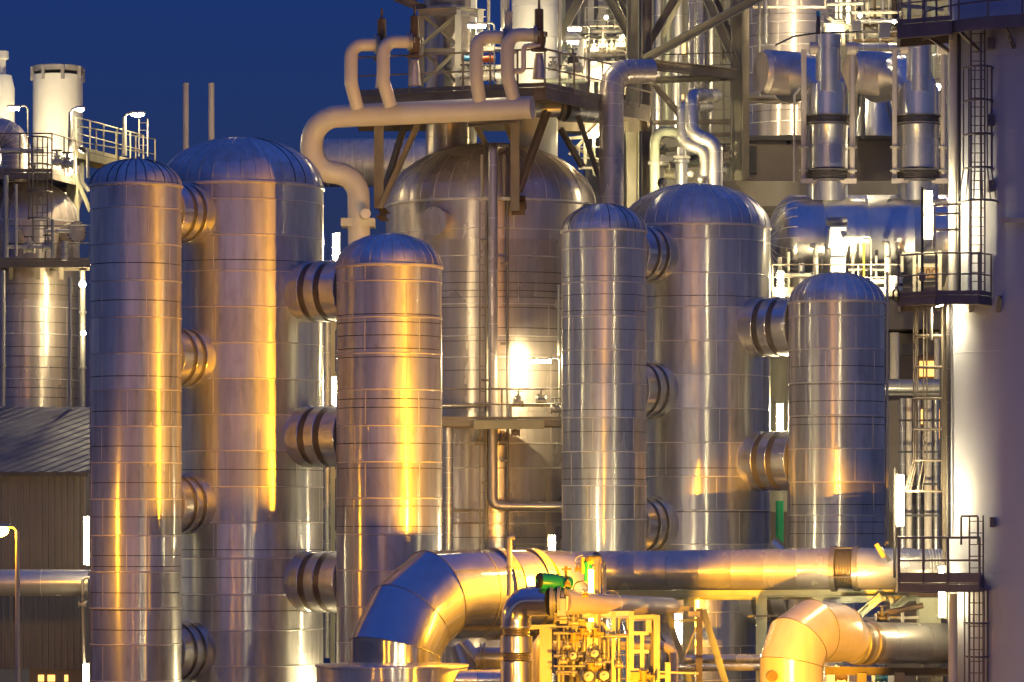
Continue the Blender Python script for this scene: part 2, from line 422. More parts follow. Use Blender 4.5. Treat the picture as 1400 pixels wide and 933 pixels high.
def steps(a, d, n): return [a+d*i for i in range(n)]
G1 = 'slim insulated vessels'; G2 = 'wide insulated vessels'
VA = vessel('slim_process_vessel', 'tallest slim domed column, leftmost of the row, with an orange streak down its right side', 'vessel',
    185.5, 62.5, 117.3, 250, 218, steps(282.5,50,16), [410,359,514,562,610,660,707,760,775,811,862,835], G1, dark_ribs=.55, seed=2)
VB = vessel('wide_process_vessel', 'tallest wide domed column on the left, flanked by two slim columns', 'vessel',
    329, 113, 122.0, 248, 189, steps(271,49.3,18), [355,642,752,790,836], G2, ribs=36, dark_ribs=.12, seed=5)
VC = vessel('slim_process_vessel', 'slim domed column behind the big elbow duct, glowing yellow streak right of centre', 'vessel',
    532, 72, 118.5, 361, 320, steps(383,49.7,14), [429,440,458,476,488,545,557,606,640,692,720], G1, seed=8)
VA2 = vessel('slim_process_vessel', 'slim domed column with pale and orange streaks, left of the shorter wide column', 'vessel',
    826, 58, 130.2, 313, 279, steps(338.5,46.5,14), [377,402,424,450,498,560,590,640,655,690], G1, dark_ribs=.6, seed=11)
VB2 = vessel('wide_process_vessel', 'shorter wide domed column with blue cap, right of the mid slim column', 'vessel',
    951, 102, 134.8, 305, 252, steps(326,46.5,15), [404,640,700], G2, ribs=36, seed=14)
VC2 = vessel('slim_process_vessel', 'shortest slim domed column, below the horizontal drum on the right', 'vessel',
    1144, 66, 131.1, 411, 373, steps(431,45.6,14), [500,525,548,570,580,690,714,730], G1, seed=17)
for y in (292, 490, 690, 890): nozzle(VA[0], VA, VB, y, 41, 119.5)
for y in (398, 597, 796): nozzle(VC[0], VC, VB, y, 42, 119.8)
for y in (347, 533, 718, 900): nozzle(VA2[0], VA2, VB2, y, 39, 132)
for y in (446, 630, 815): nozzle(VC2[0], VC2, VB2, y, 41, 132.2)
VD = vessel('reactor_vessel', 'broad dull domed reactor behind the columns carrying a steel platform', 'reactor',
    671, 144, 141, 271, 197, [312,349,415,459,488,606,640,700,716], [371,386,397,406,420,448,466,506,735], None, 'clad_far', ribs=40, seed=21)
# ---------------------------------------------------------------- lamps
def tube_lamp(label, x, y0, y1, Y, side=1, mat='tube', w=.16, hang=None, group='lit tube lamps'):
    """upright fluorescent fitting: back plate, lit tube, bracket"""
    a, b = P(x, y0, Y), P(x, y1, Y)
    r = thing('tube_lamp', label, 'lamp', b, group)
    MB().bar(a+Vector((side*(w*.62+.04), .06, .05)), b+Vector((side*(w*.62+.04), .06, -.05)), .07, .12).build('housing', M['galv'], r)
    MB().tube([b, a], w/2, 12).build('lit_tube', M[mat], r)
    for p in (a, b): MB().bar(p+Vector((0, .02, 0)), p+Vector((side*(w*.62+.02), .05, 0)), .05).build('bracket', M['galv'], r)
    if hang: MB().bar(b, P(*hang), .05).build('hanger', M['galv'], r)
    return r
def street_lamp(label, x, y, Y, head=.8, dirx=-1, sod=True, power=None, group=None, zpost=0.0, hw=.28, lens=None, lh=.16):
    """post with a flat lantern reaching sideways"""
    top = P(x, y, Y)
    r = thing('street_lamp', label, 'street lamp', (top.x, Y, zpost), group)
    MB().tube([(top.x, Y, zpost), (top.x, Y, top.z-.1)], [.11, .07], 12).build('post', M['galv'], r)
    MB().tube([(top.x, Y, top.z-.12), (top.x+dirx*.1, Y, top.z+.02), (top.x+dirx*.3, Y, top.z+.06)], .05, 8).build('arm', M['galv'], r)
    h = MB(); x0, x1 = sorted((top.x+dirx*.22, top.x+dirx*(.22+head)))
    n = 10; prof = []
    vs = []; fs = []
    for i in range(n+1):
        t = i/n; xx = x0+(x1-x0)*t; wd = hw*(.45+.55*math.sin(math.pi*min(1, .25+t*.7)))
        vs += [(xx,Y-wd/2,top.z+.03),(xx,Y-wd*.3,top.z+.13),(xx,Y+wd*.3,top.z+.13),(xx,Y+wd/2,top.z+.03)]
    for i in range(n):
        for k in range(4): fs.append((i*4+k, i*4+(k+1) % 4, i*4+4+(k+1) % 4, i*4+4+k))
    fs += [(3,2,1,0), tuple(n*4+k for k in range(4))]
    h.add(vs, fs); hd = h.build('lantern', M['galv'], r)
    MB().sphere(((x0+x1)/2, Y, top.z+.05-lh*.35), .5, 16, ((x1-x0)*.85, hw*.8, lh)).build('lit_lens', M[lens or ('sodium' if sod else 'floodlens')], r, hd)
    return r
def flood_lamp(label, x, y, Y, aim, post=True, sod=True, power=2000, size=.5, zpost=0.0, group=None, cone=150):
    """floodlight box on a post; a lamp sits at its glass"""
    c = P(x, y, Y); d = (Vector(aim)-c).normalized()
    r = thing('flood_lamp', label, 'floodlight', (c.x, Y, zpost), group)
    pb = Vector((-d.x, -d.y, 0)).normalized()*.26; py = Vector((c.x+pb.x, Y+pb.y, 0))
    if not post: zpost = c.z-1.1
    if True: MB().tube([(py.x, py.y, zpost), (py.x, py.y, c.z-.1)], .06, 10).build('post', M['galv'], r)
    MB().tube([(py.x, py.y, c.z-.12), c-d*.14], .035, 8).build('yoke', M['galv'], r)
    h = MB(); h.tube([c-d*.16, c-d*.10, c+d*.06], [size*.3, size*.55, size*.62], 20).build('housing', M['dark'], r)
    MB().tube([c+d*.04, c+d*.064], size*.56, 20).build('lit_lens', M['sodium' if sod else 'floodlens'], r)
    l = bpy.data.lights.new('flood_light', 'SPOT'); l.energy = power; l.color = (1,.42,.012) if sod else (1,.82,.48); l.spot_size = R(cone); l.spot_blend = .5; l.shadow_soft_size = .08
    lo = bpy.data.objects.new('flood_light', l); COL.objects.link(lo); lo.location = c+d*.12-Vector(r.location); lo.parent = r
    lo.rotation_euler = d.to_track_quat('-Z', 'Y').to_euler()
    return r
def deck_lamp(label, x, y, Yl, post_y, Ydepth=None, dirx=-1, L=.95, mat='tube_far', group='platform tube lamps'):
    """platform lamp: bent post with a horizontal lit tube under a hood"""
    Y = Yl; top = P(x, y, Y); foot = P(x, post_y, Y)
    r = thing('platform_lamp', label, 'lamp', foot, group)
    MB().tube(fil([foot, top+Vector((0,0,.12)), top+Vector((dirx*.45,0,.12))], .14), .03, 8).build('post', M['galv'], r)
    hx = top+Vector((dirx*.3,0,0)); ex = hx+Vector((dirx*L,0,0))
    MB().bar(hx+Vector((0,0,.09)), ex+Vector((0,0,.09)), .22, .09).build('hood', M['galv'], r)
    MB().tube([hx+Vector((dirx*.04,-.02,-.0)), ex+Vector((-dirx*.04,-.02,0))], .07, 10).build('lit_tube', M[mat], r)
    return r
def zat(y, Y): return P(0, y, Y).z
street_lamp('sodium street lamp with glowing orange head at the left edge, before the shed', 24, 722, 112, .75, -1, hw=.5, lh=.40, lens='sodium_street')
tube_lamp('lit upright tube between the far-left slim column and the shed wall, upper one', 118, 707, 772, 121, 1, 'tube_low')
tube_lamp('lit upright tube at the foot of the far-left slim column', 117, 908, 960, 121, 1, 'tube_low')
tube_lamp('lit upright tube beside the rim of the tallest wide column', 458, 320, 354, 124.5, 1)
tube_lamp('lit upright tube in the gap left of the yellow-streaked column', 457, 516, 553, 124.5, 1)
tube_lamp('lit upright tube left of the shortest slim column, below its dome', 1066, 372, 405, 136, 1, 'tube_mid')
tube_lamp('lit upright tube left of the shortest slim column, between its branches', 1065, 553, 590, 136, 1)
tube_lamp('long lit tube left of the white stack above the lower landing', 1232, 650, 719, 111.4, -1, 'tube_mid')
tube_lamp('lit tube hanging under the lower stack landing', 1287, 806, 844, 111.0, 1, 'tube_low')
tube_lamp('lit tube behind the lower stack landing rail', 1287, 775, 787, 111.6, 1, 'tube_low')
tube_lamp('tall lit tube on the yellow-lit skid in the foreground', 808, 779, 850, 106.6, 1, 'sodium_tube', .13)
tube_lamp('small lit tube above the big duct, left foot of the mid slim column', 756, 733, 762, 124, -1)
tube_lamp('lit tube on the upper stack landing beside the ladder', 1271, 262, 326, 110.4, -1, 'tube_mid')
# unseen street lamps added below the frame as fill
RL = (('added sodium fill lamp along the service road, leftmost of the row', -13.5, 88, True), ('added white fill lamp along the service road, third from the left', -3, 86, False),
      ('added white fill lamp along the service road, fourth from the left', 1.6, 84, False), ('added white fill lamp along the service road, rightmost of the row', 4.2, 86, False), ('added sodium fill lamp along the service road, second from the left', -8.5, 90, True))
for lab, xw, Yw, sd in RL: street_lamp(lab, 700+xw*K/Yw, 720+4.6*K/Yw, Yw, .7, 1, sd, group='added road lamps', lens='sodium_fill' if sd else 'white_fill')
flood_lamp('sodium floodlight on top of the tall yellow post of the skid', 815, 764, 110.4, P(560, 770, 111.6), True, True, 10500, .34, cone=175)
flood_lamp('added white fill floodlight on the left walkway lighting the far-left reactor head', 112, 205, 139.5, P(60,300,140), False, False, 500, .25, zat(205,139.5))  # extra lamp added to brighten the reactor head
flood_lamp('added white fill floodlight at the foot of the fat cream stack', 44, 228, 147, P(72,170,152), False, False, 700, .25, zat(228,147))  # added lamp, lights the cream stack from its left
flood_lamp('added fill floodlight on the drum platform lighting the two exchanger ducts from below', 1196, 394, 135.2, P(1192,150,140.6), False, False, 1300, .16, zat(397,136))  # invented floodlight that brightens the exchanger ducts
flood_lamp('floodlight under the middle stack landing washing down the stack', 1284, 416, 111.2, P(1318,560,111), False, False, 260, .2, zat(412,111.2), cone=120)
flood_lamp('added fill floodlight on the reactor platform lighting the pale riser column', 703, 113, 136.6, P(733,30,140), False, False, 700, .14, zat(117,136.6), cone=90)  # front fill added for the riser column
flood_lamp('added fill floodlight behind the right end of the reactor platform, lighting the rear lattice', 845, 126, 147.5, P(810,20,158), False, False, 1500, .2, zat(128,147.5), cone=120)  # added to brighten the lattice and the vessel behind it
# ---------------------------------------------------------------- steelwork helpers
def railing(root, path, h=1.1, mat='rail', post_every=1.6, w=.055, toe=.12, mids=1, parent=None):
    path = [Vector(p) for p in path]
    for k in range(len(path)-1):
        a, b = path[k], path[k+1]
        MB().tube([a+Vector((0,0,h)), b+Vector((0,0,h))], w/2, 8).build('top_rail', M[mat], root)
        for m in range(mids):
            zz = h*(m+1)/(mids+1)
            MB().tube([a+Vector((0,0,zz)), b+Vector((0,0,zz))], w*.42, 8).build('mid_rail', M[mat], root)
        if toe: MB().bar(a+Vector((0,0,toe/2+.01)), b+Vector((0,0,toe/2+.01)), .014, toe).build('toe_board', M[mat], root)
        n = max(1, round((b-a).length/post_every))
        for i in range(n+1):
            if i == 0 and k > 0: continue
            p = a.lerp(b, i/n)
            MB().bar(p, p+Vector((0,0,h)), w).build('post', M[mat], root)
def platform(name, label, poly, z, rail_idx, mat='rail', deckmat='steel', thick=.22, h=1.1, post_every=1.6, group=None, toe=.14, w=.055, open_=None):
    """poly: list of (x, y); rail_idx: list of index pairs that get a railing"""
    cx = sum(p[0] for p in poly)/len(poly); cy = sum(p[1] for p in poly)/len(poly)
    root = thing(name, label, 'platform', (cx, cy, z-thick), group)
    MB().prism(poly, z-.04, z).build('deck', M[deckmat], root)
    n = len(poly)
    for i in range(n):
        a, b = Vector((*poly[i], z-.04-thick/2)), Vector((*poly[(i+1) % n], z-.04-thick/2))
        q = (Vector((cx, cy, a.z))-a)*.02; q2 = (Vector((cx, cy, a.z))-b)*.02
        MB().bar(a+q, b+q2, .10, thick-.01).build('edge_beam', M[mat], root)
    for chain in rail_idx: railing(root, [Vector((*poly[i % n], z)) for i in chain], h, mat, post_every, w, toe)
    return root
def ladder(label, foot, top, wdir=(1,0,0), out=(0,-1,0), width=.5, mat='rail', step=.3, cage=None, stile=.05, group='ladders', hoop_r=.38, flare=None):
    """foot, top: centre points; cage=(z0,z1): hoops and straps on the side `out`"""
    foot, top = Vector(foot), Vector(top); wd = Vector(wdir).normalized(); od = Vector(out).normalized()
    r = thing('ladder', label, 'ladder', foot, group)
    for s in (-1, 1):
        MB().bar(foot+wd*s*width/2, top+wd*s*width/2, stile).build('stile', M[mat], r)
    n = int((top-foot).length/step); first = None
    for i in range(min(n, 95)):
        p = foot.lerp(top, (i+.5)/n)
        if first is None:
            first = MB().tube([p-wd*width/2, p+wd*width/2], .016, 6).build('rung', M[mat], r); z0 = p
        else:
            c = first.copy(); COL.objects.link(c); c.parent = r; c.location = p-z0
    if cage:
        c0, c1 = cage; m = max(2, round((c1-c0)/1.0)); axis = foot.copy()
        def hoop(z, rr):
            ring = []
            for k in range(15):
                t = math.pi*(k/14)
                ring.append(Vector((foot.x, foot.y, z))+wd*math.cos(t)*rr+od*(math.sin(t)*rr*1.9))
            return ring
        rings = []
        for i in range(m+1):
            z = c0+(c1-c0)*i/m; rr = hoop_r*(1+(flare if (flare and i == 0) else 0))
            ring = hoop(z, rr); rings.append(ring)
            MB().tube(ring, .035, 6).build('cage_hoop', M[mat], r)
        for k in (0, 3, 5, 7, 9, 11, 14):
            mb = MB().tube([rg[k] for rg in rings], .022, 6); mb.build('cage_strap', M[mat], r)
    return r
def beam(name, label, p0, p1, w, h=None, mat='steel', cat='beam', group=None, turn=False, kind='i', root=None):
    mb = MB(); (mb.ibeam(p0, p1, w, h, turn) if kind == 'i' else mb.bar(p0, p1, w, h))
    if root is not None: return mb.build(name, M[mat], root)
    return solo(name, mb, M[mat], label, cat, group)
def pipe(label, path, r, mat='clad_pipe', fr=None, beads=None, name='pipe', group=None, n=18, flanges=None, cat='pipe', beadmat='bead'):
    """pipe run with rounded bends; beads: fractions of length with seams; flanges: fractions with flange pairs"""
    path = [Vector(p) for p in path]
    cl = fil(path, fr, 8) if fr else path
    root = thing(name, label, cat, min(cl, key=lambda v: v.z), group)
    MB().tube(cl, r, n).build('run', M[mat], root)
    L = [0]
    for a, b in zip(cl, cl[1:]): L.append(L[-1]+(b-a).length)
    def at(f):
        d = f*L[-1]
        for i in range(len(cl)-1):
            if d <= L[i+1]+1e-6:
                t = (d-L[i])/(L[i+1]-L[i]); return cl[i].lerp(cl[i+1], t), (cl[i+1]-cl[i]).normalized()
        return cl[-1], (cl[-1]-cl[-2]).normalized()
    rr = r if not isinstance(r, list) else max(r)
    if beads:
        fs = beads if isinstance(beads, list) else [(i+1)/(beads+1) for i in range(beads)]
        for f in fs:
            p, d = at(f); e = max(.006, rr*.018)
            MB().lathe([(rr*.99,-e*1.6),(rr+e*.8,-e),(rr+e,0),(rr+e*.8,e),(rr*.99,e*1.6)], p, d, 28, caps=False).build('lap_seam', M[beadmat], root)
    for f in (flanges or []):
        p, d = at(f); w = rr*.18+.02
        fl = MB().lathe([(rr*.98,-w*1.1),(rr*1.38,-w*1.1),(rr*1.38,-w*.15),(rr*.98,-w*.15)], p, d, 24).build('flange', M['galv'], root)
        MB().lathe([(rr*.98,w*.15),(rr*1.38,w*.15),(rr*1.38,w*1.1),(rr*.98,w*1.1)], p, d, 24).build('flange', M['galv'], root)
    return root
def valve(label, p, s=.3, mat='galv', up=(0,0,1), wheel=True, group='small valves'):
    """gate valve: body with two flanges, bonnet, stem and handwheel"""
    p = Vector(p); u = Vector(up)
    r = thing('valve', label, 'valve', p-u*s*.5, group)
    b = MB().lathe([(.02,-.5*s),(.42*s,-.48*s),(.42*s,-.36*s),(.26*s,-.34*s),(.34*s,0),(.26*s,.34*s),(.42*s,.36*s),(.42*s,.48*s),(.02,.5*s)], p, (1,0,0) if abs(u.x) < .5 else (0,0,1), 16)
    b.build('body', M[mat], r)
    MB().lathe([(.24*s,0),(.24*s,.45*s),(.36*s,.46*s),(.36*s,.58*s),(.12*s,.6*s),(.1*s,1.0*s)], p, u, 14).build('bonnet', M[mat], r)
    if wheel:
        w = MB().torus(p+u*s*1.0, u, .42*s, .05*s, 20, 6)
        w.build('handwheel', M['dark'], r)
    return r
# ================================================================= left side
# shed with a ribbed roof
def shed():
    Y = 128; x0, x1 = P(-260, 0, Y).x, P(124, 0, Y).x
    zw = P(0, 645, Y).z; zt = P(0, 557, Y+9).z; depth = 9
    r = thing('shed', 'brown ribbed metal shed with a dark blue corrugated roof, behind the sodium street lamp', 'shed', ((x0+x1)/2, Y, 0))
    mb = MB(); pitch = S(8.6, Y); n = int((x1-x0)/pitch); vs = []
    zb = P(0, 915, Y).z
    prof = []
    for i in range(n):
        a = x0+i*pitch
        prof += [(a, 0), (a+pitch*.62, 0), (a+pitch*.70, -.13), (a+pitch*.92, -.13)]
    prof.append((x0+n*pitch, 0))
    k = len(prof); vs = [(px, Y+py, zb) for px, py in prof]+[(px, Y+py, zw) for px, py in prof]
    vs += [(px, Y+.25, zb) for px, py in prof]+[(px, Y+.25, zw) for px, py in prof]
    fs = [(i, i+1, k+i+1, k+i) for i in range(k-1)]+[(2*k+i, 3*k+i, 3*k+i+1, 2*k+i+1) for i in range(k-1)]
    fs += [(k+i, k+i+1, 3*k+i+1, 3*k+i) for i in range(k-1)]+[(0,k,3*k,2*k),(k-1,3*k-1,4*k-1,2*k-1)]
    mb.add(vs, fs); mb.build('wall', M['wall'], r, angle=20)
    e = x0+n*pitch
    MB().box((e-.2,Y+.26,zb),(e,Y+depth,zw)).build('end_wall', M['wall'], r)
    # roof sheet: ribs run up the slope, skewed view gives the slanting lines
    rm = MB(); sk = 5.2; ps = S(19, Y); m = int((x1-x0+sk)/ps)+1; prof = []
    for i in range(m):
        a = x0-.3-sk+i*ps; prof += [(a, 0), (a+ps*.6, 0), (a+ps*.68, .032), (a+ps*.92, .032)]
    k = len(prof)
    za, ya = zw-.02, Y-.35
    vs = [(px, ya, za+pz) for px, pz in prof]+[(px+sk, Y+depth, zt+pz) for px, pz in prof]
    vs += [(px, ya, za-.1) for px, pz in prof]+[(px+sk, Y+depth, zt-.1) for px, pz in prof]
    fs = [(i, i+1, k+i+1, k+i) for i in range(k-1)]+[(2*k+i, 3*k+i, 3*k+i+1, 2*k+i+1) for i in range(k-1)]
    fs += [(i, 2*k+i, 2*k+i+1, i+1) for i in range(k-1)]+[(k+i, k+i+1, 3*k+i+1, 3*k+i) for i in range(k-1)]+[(0,k,3*k,2*k),(k-1,3*k-1,4*k-1,2*k-1)]
    rm.add(vs, fs); rf = rm.build('roof', M['roof'], r, angle=20)
    MB().bar((x0-.3, Y-.42, zw-.1), (e+.1, Y-.42, zw-.1), .12, .14).build('gutter', M['dark'], r, rf)
    # base band with lit openings
    MB().box((x0, Y+.03, 0), (e, Y+.2, zb-.01)).build('plinth', M['brownwall'], r)
    a = P(52, 0, Y).x; b = P(76, 0, Y).x
    for (u, v) in ((52, 60), (65, 75), (88, 93)):
        MB().box((P(u,0,Y).x, Y+.005, P(0,932,Y).z), (P(v,0,Y).x, Y+.028, P(0,923,Y).z)).build('lit_window', M['window_lit'], r)
    return r
shed()
solo('screen_panel', MB().box(P(-80, 975, 126), P(40, 915, 126.1)), M['screen'], 'dull blue screen panel low at the left edge under the shed wall', 'screen')
pipe('wide horizontal pipe crossing in front of the shed wall', pts((-200,797,123.2),(122,797,123.2)), S(18.5,123), 'clad_soft', beads=4)
pipe('thin pale downpipe beside the far-left slim column', pts((124,790,121.5),(113,790,121.5),(113,840,121.5),(118,990,121.5)), .05, 'galv', .15)
valve('small valve on the downpipe left of the slim column', P(113, 826, 121.4), .28)

# far-left reactor with its platforms
VL = vessel('reactor_vessel', 'greyish domed reactor at the far left behind the shed, bolted manhole on its right', 'reactor', 38, 69, 141, 300, 246,
    [362,419,456,518,560], [388,402,440,474,487,502,530,543], None, 'clad_far', ribs=30, seed=31)
def manhole(root, c, d, r, L, bolts=18):
    mb = MB().lathe([(r*.86,-L),(r*.86,-.02),(r,-.01),(r,.08),(.02,.10)], c, d, 32).build('manhole', M['clad_far'], root)
    a, b = MB().frame(Vector(d)); 
    for k in range(bolts):
        t = 2*math.pi*k/bolts; q = Vector(c)+(a*math.cos(t)+b*math.sin(t))*r*.93
        MB().tube([q-Vector(d)*.05, q+Vector(d)*.16], .035, 6).build('bolt', M['dark'], root, mb)
    return mb
dd = Vector((.62,-.78,0)).normalized(); manhole(VL[0], P(103, 318, 139.4), dd, S(15.5,139), 1.4)
dd = Vector((-.25,-.97,0)).normalized(); manhole(VL[0], P(12, 322, 138.4), dd, S(16,138), 1.2, 0)
pl = [(P(-60,0,138).x,138.3),(P(118,0,138).x,138.3),(P(118,0,138).x,143),(P(-60,0,138).x,143)]
def zat(y, Y): return P(0, y, Y).z
platform('platform', 'long railed platform around the far-left reactor below its manholes', [(P(-60,0,137.6).x,137.6),(P(123,0,137.6).x,137.6),(P(123,0,137.6).x,139.4),(P(-60,0,137.6).x,139.4)], zat(357,137.6), [(3,0,1,2)], 'steel', h=1.35, post_every=1.85, toe=.1)
for i, x in enumerate((15, 52, 84)):
    beam('bracket', 'bracket under the far-left reactor platform, %s of three' % ['leftmost','middle','rightmost'][i], P(x,364,138.6), P(x,381,138.9), .16, mat='steel', group='reactor platform brackets', cat='bracket')
zt = zat(236, 138)
platform('platform', 'upper platform above the dome of the far-left reactor, with the caged ladder', [(P(-60,0,138).x,138),(P(71,0,138).x,138),(P(104,0,140.5).x,140.5),(P(104,0,143.5).x,143.5),(P(-60,0,143.5).x,143.5)], zt, [(0,1,2,3)], 'steel', h=1.5, post_every=1.3)
platform('walkway', 'open walkway running right from the upper left platform, lamp post in the middle', [(P(104,0,141).x,141),(P(196,0,147.5).x,147.5),(P(212,0,147.5).x,147.5),(P(212,0,149).x,149),(P(104,0,144).x,144)], zat(213,143.5), [(0,1),(4,3)], 'olive', h=1.25, post_every=1.5, thick=.3)
ladder('caged ladder climbing to the upper left platform', P(55,330,137.5), P(55,196,137.5), cage=(zat(300,137.5), zat(190,137.5)), width=.55, hoop_r=.45, mat='steel')
ladder('short ladder at the far end of the left walkway', P(196,214,148), P(196,163,148), width=.35, mat='galv')
beam('column', 'square steel column under the left walkway', P(100,560,142), P(100,236,142), .45, mat='olive', cat='column')
beam('brace', 'slanting brace under the left walkway', P(104,243,142), P(124,290,142), .16, mat='olive', cat='brace')
pipe('ribbed curved duct bending down at the left edge', pts((-40,181,140),(22,181,140),(22,250,140)), S(20,140), 'clad_far', S(26,140), beads=[.2,.3,.4,.46,.52,.58,.64,.7,.76,.82])
def pale_stack(name, label, cx, rp, y0, y1, Y, cap=True):
    c = P(cx, HY, Y); r = S(rp, Y); z0, z1 = zat(y1, Y), zat(y0, Y)
    root = thing(name, label, 'stack', (c.x, Y, 0))
    MB().lathe([(r*.75,z0-1.0),(r,z0),(r,z1-S(16,Y)),(r*.02,z1-S(15.8,Y))], (c.x,Y,0), n=48).build('shell', M['white'], root)
    if cap:
        MB().lathe([(r*1.03,z1-S(11,Y)),(r*1.03,z1-S(4,Y)),(r*.7,z1-S(1.2,Y)),(.02,z1)], (c.x,Y,0), n=48).build('cap', M['galv'], root)
        for k in range(8):
            t = 2*math.pi*(k+.4)/8; q = Vector((c.x+math.cos(t)*r*1.03, Y+math.sin(t)*r*1.03, 0))
            MB().bar(q+Vector((0,0,z1-S(24,Y))), q+Vector((0,0,z1-S(5,Y))), .14).build('cap_post', M['galv'], root)
    return root
pale_stack('stack', 'fat cream stack with a raised rain cap, behind the upper left platform', 79, 34, 88, 270, 152)
MB_ = MB().lathe([(S(20,150),0),(S(20,150),3.2),(S(16,150),3.75),(S(8,150),3.8),(S(8,150),4.4),(S(12,150),4.45),(S(12,150),4.75),(.02,4.76)], P(0,226,150), n=32)
solo('vent_vessel', MB_, M['white'], 'short pale vent vessel with a stepped neck at the top left edge', 'vessel')
for i, x in enumerate((254, 289)):
    solo('vent_pipe', MB().tube([Vector((P(x,0,165).x,165,0)), P(x,121,165), P(x,114,165)], [.14,.14,.15], 14), M['cream'], 'thin vent pipe against the sky, %s of the two above the tall wide column' % ['left','right'][i], 'vent pipe', 'vent pipes')
street_lamp('glowing white lamp on a post on the left walkway', 170, 157, 145, .62, 1, False, zpost=zat(213,145), hw=.3, group='left platform lamps')
street_lamp('glowing lamp on a post in front of the fat cream stack', 96, 150, 140, .35, 1, False, zpost=zat(240,140), hw=.3, group='left platform lamps')
deck_lamp('lit tube lamp left of the fat cream stack', 38, 149, 143, 236, dirx=-1, L=.5, mat='tube_far')
pipe('vertical pipe between the far-left reactor and the first column', pts((113,370,139),(113,560,139)), .11, 'galv', flanges=[.3,.7])
solo('small_lamp', MB().sphere(P(113,389,138), .13, 14), M['tube_dim'], 'small round lamp glowing right of the far-left reactor, under its platform', 'lamp', 'bulkhead lamps')
solo('small_lamp', MB().sphere(P(114,456,138), .10, 14), M['tube_dim'], 'small round lamp glowing halfway down the far-left reactor', 'lamp', 'bulkhead lamps')
# gap between the wide and the yellow column: lattice and pipes
pipe('upright pipe in the gap left of the yellow-streaked column', pts((447,430,133),(447,900,133)), .10, 'galv', beads=8)
GL = thing('lattice_mast', 'olive lattice mast seen in the gap left of the yellow-streaked column', 'mast', P(455,980,135))
beam('post', '', P(455,430,135), P(455,980,135), .18, mat='olive', root=GL)
for i, (ya, yb) in enumerate(((440,480),(480,520),(640,690),(690,740),(840,880),(880,915))):
    beam('brace', '', P(443 if i%2 else 462, ya, 135.5), P(462 if i%2 else 443, yb, 135.5), .12, mat='olive', root=GL)

for i,(x,y0,y1,rr,mt) in enumerate(((8,240,352,.10,'galv'),(22,252,350,.06,'frame'),(88,330,356,.12,'frame'),(72,300,352,.06,'galv'),(96,380,556,.07,'galv'),(4,370,556,.09,'galv'))):
    pipe('upright pipe on the far-left reactor, '+['leftmost above its platform','second above its platform','short one under the bolted manhole','thin one in the middle','right one below its platform','left one below its platform'][i], pts((x,y0,136.6),(x,y1,136.6)), rr, mt, flanges=[.3,.7] if rr>.08 else None)
for i,(y,x0,x1) in enumerate(((316,60,96),(338,10,70),(206,0,60))):
    pipe('horizontal pipe at the far-left reactor, '+['beside the bolted manhole','low above its platform','high under the curved duct'][i], pts((x0,y,136.8),(x1,y,136.8)), .07, 'frame', flanges=[.5])
for i,(x,y) in enumerate(((66,338),(40,340),(92,225),(78,222))):
    valve('small valve on the far-left reactor, '+['right on its platform','left on its platform','right on the upper platform','left on the upper platform'][i], P(x,y,136.9), .45, 'frame' if i%2 else 'galv')
pipe('short bent drain pipe under the upper left walkway', pts((112,222,143),(112,250,143),(122,262,143)), .1, 'frame', .2)
# ================================================================= upper middle: reactor, its platform and the header pipes
manhole(VD[0], P(594, 303, 136.75), Vector((-.42,-.91,0)).normalized(), S(19.5,137), .9, 0)
pipe('large horizontal drum against the sky behind the cream header pipe', pts((432,223,168),(600,222,168)), S(33,168), 'clad_far', beads=9, cat='drum', name='drum', n=40)
# two risers on the reactor head
def riser(label, cx, rp, Y, y0, y1, mat, rings):
    c = P(cx, HY, Y); r = S(rp, Y); z0, z1 = zat(y1, Y), zat(y0, Y)
    root = thing('riser_column', label, 'column', (c.x, Y, z0))
    prof = [(r,0)]
    for y in sorted(rings, reverse=True):
        z = zat(y, Y)-z0; prof += [(r,z-.02),(r-.025,z-.015),(r-.025,z+.015),(r,z+.02)]
    prof += [(r,z1-z0)]
    MB().lathe(prof, (c.x,Y,z0), n=56).build('shell', M[mat], root)
    return root
riser('shiny riser column on the left of the reactor head, ringed by the steel frame', 613, 31, 141.5, -40, 225, 'clad_far', [30,75,140,190])
riser('pale smooth riser column on the right of the reactor head behind the relief valves', 731, 31.5, 141.5, -40, 240, 'white', [11,53,150])
riser('slim pale riser column between the two thick ones', 640, 12, 144, -40, 215, 'white', [60])
ptop = zat(119, 134)
pc = [(P(487,0,136.5).x,136.5),(P(745,0,134).x,134),(P(824,0,137.9).x,137.9),(P(890,0,141.5).x,141.5),(P(890,0,145).x,145),(P(487,0,145).x,145)]
PLT = platform('platform', 'big steel platform over the reactor head carrying the relief valves and bent cream pipes', pc, ptop, [(0,1,2,3)], 'steel', h=1.42, post_every=1.05, thick=.42, toe=.16, w=.075)
# legs and braces from reactor shoulders to the platform
LEG = 'platform legs on the reactor'
def leg(nm, lab, x0, y0, Y0, x1, y1, Y1, w=.3, mat='steel'):
    beam(nm, lab, P(x0,y0,Y0), P(x1,y1,Y1), w, mat=mat, root=PLT)
leg('leg','left upright leg of the reactor platform, left of the dome',518,285,137.6,518,140,137.2,.36)
leg('leg','middle upright leg of the reactor platform in front of the dome',704,288,136.2,704,140,135.6,.34)
leg('brace','dark left brace fanning from the left platform leg',521,276,137.6,562,142,139.5,.2)
leg('brace','lighter right brace fanning from the left platform leg',522,280,137.4,584,142,137.6,.24)
leg('brace','short brace left of the middle platform leg',669,207,137.2,640,150,137.2,.22)
leg('brace','short upper brace touching the middle platform leg',703,200,136,686,152,136,.2)
leg('brace','long brace right of the middle platform leg',709,262,136.2,748,152,137.2,.24)
leg('brace','dark brace right of the dome, leaning right',796,228,139,766,176,139.5,.2)
leg('brace','lighter brace right of the dome beside the tall upright pipe',818,240,138.6,790,158,138.6,.2)
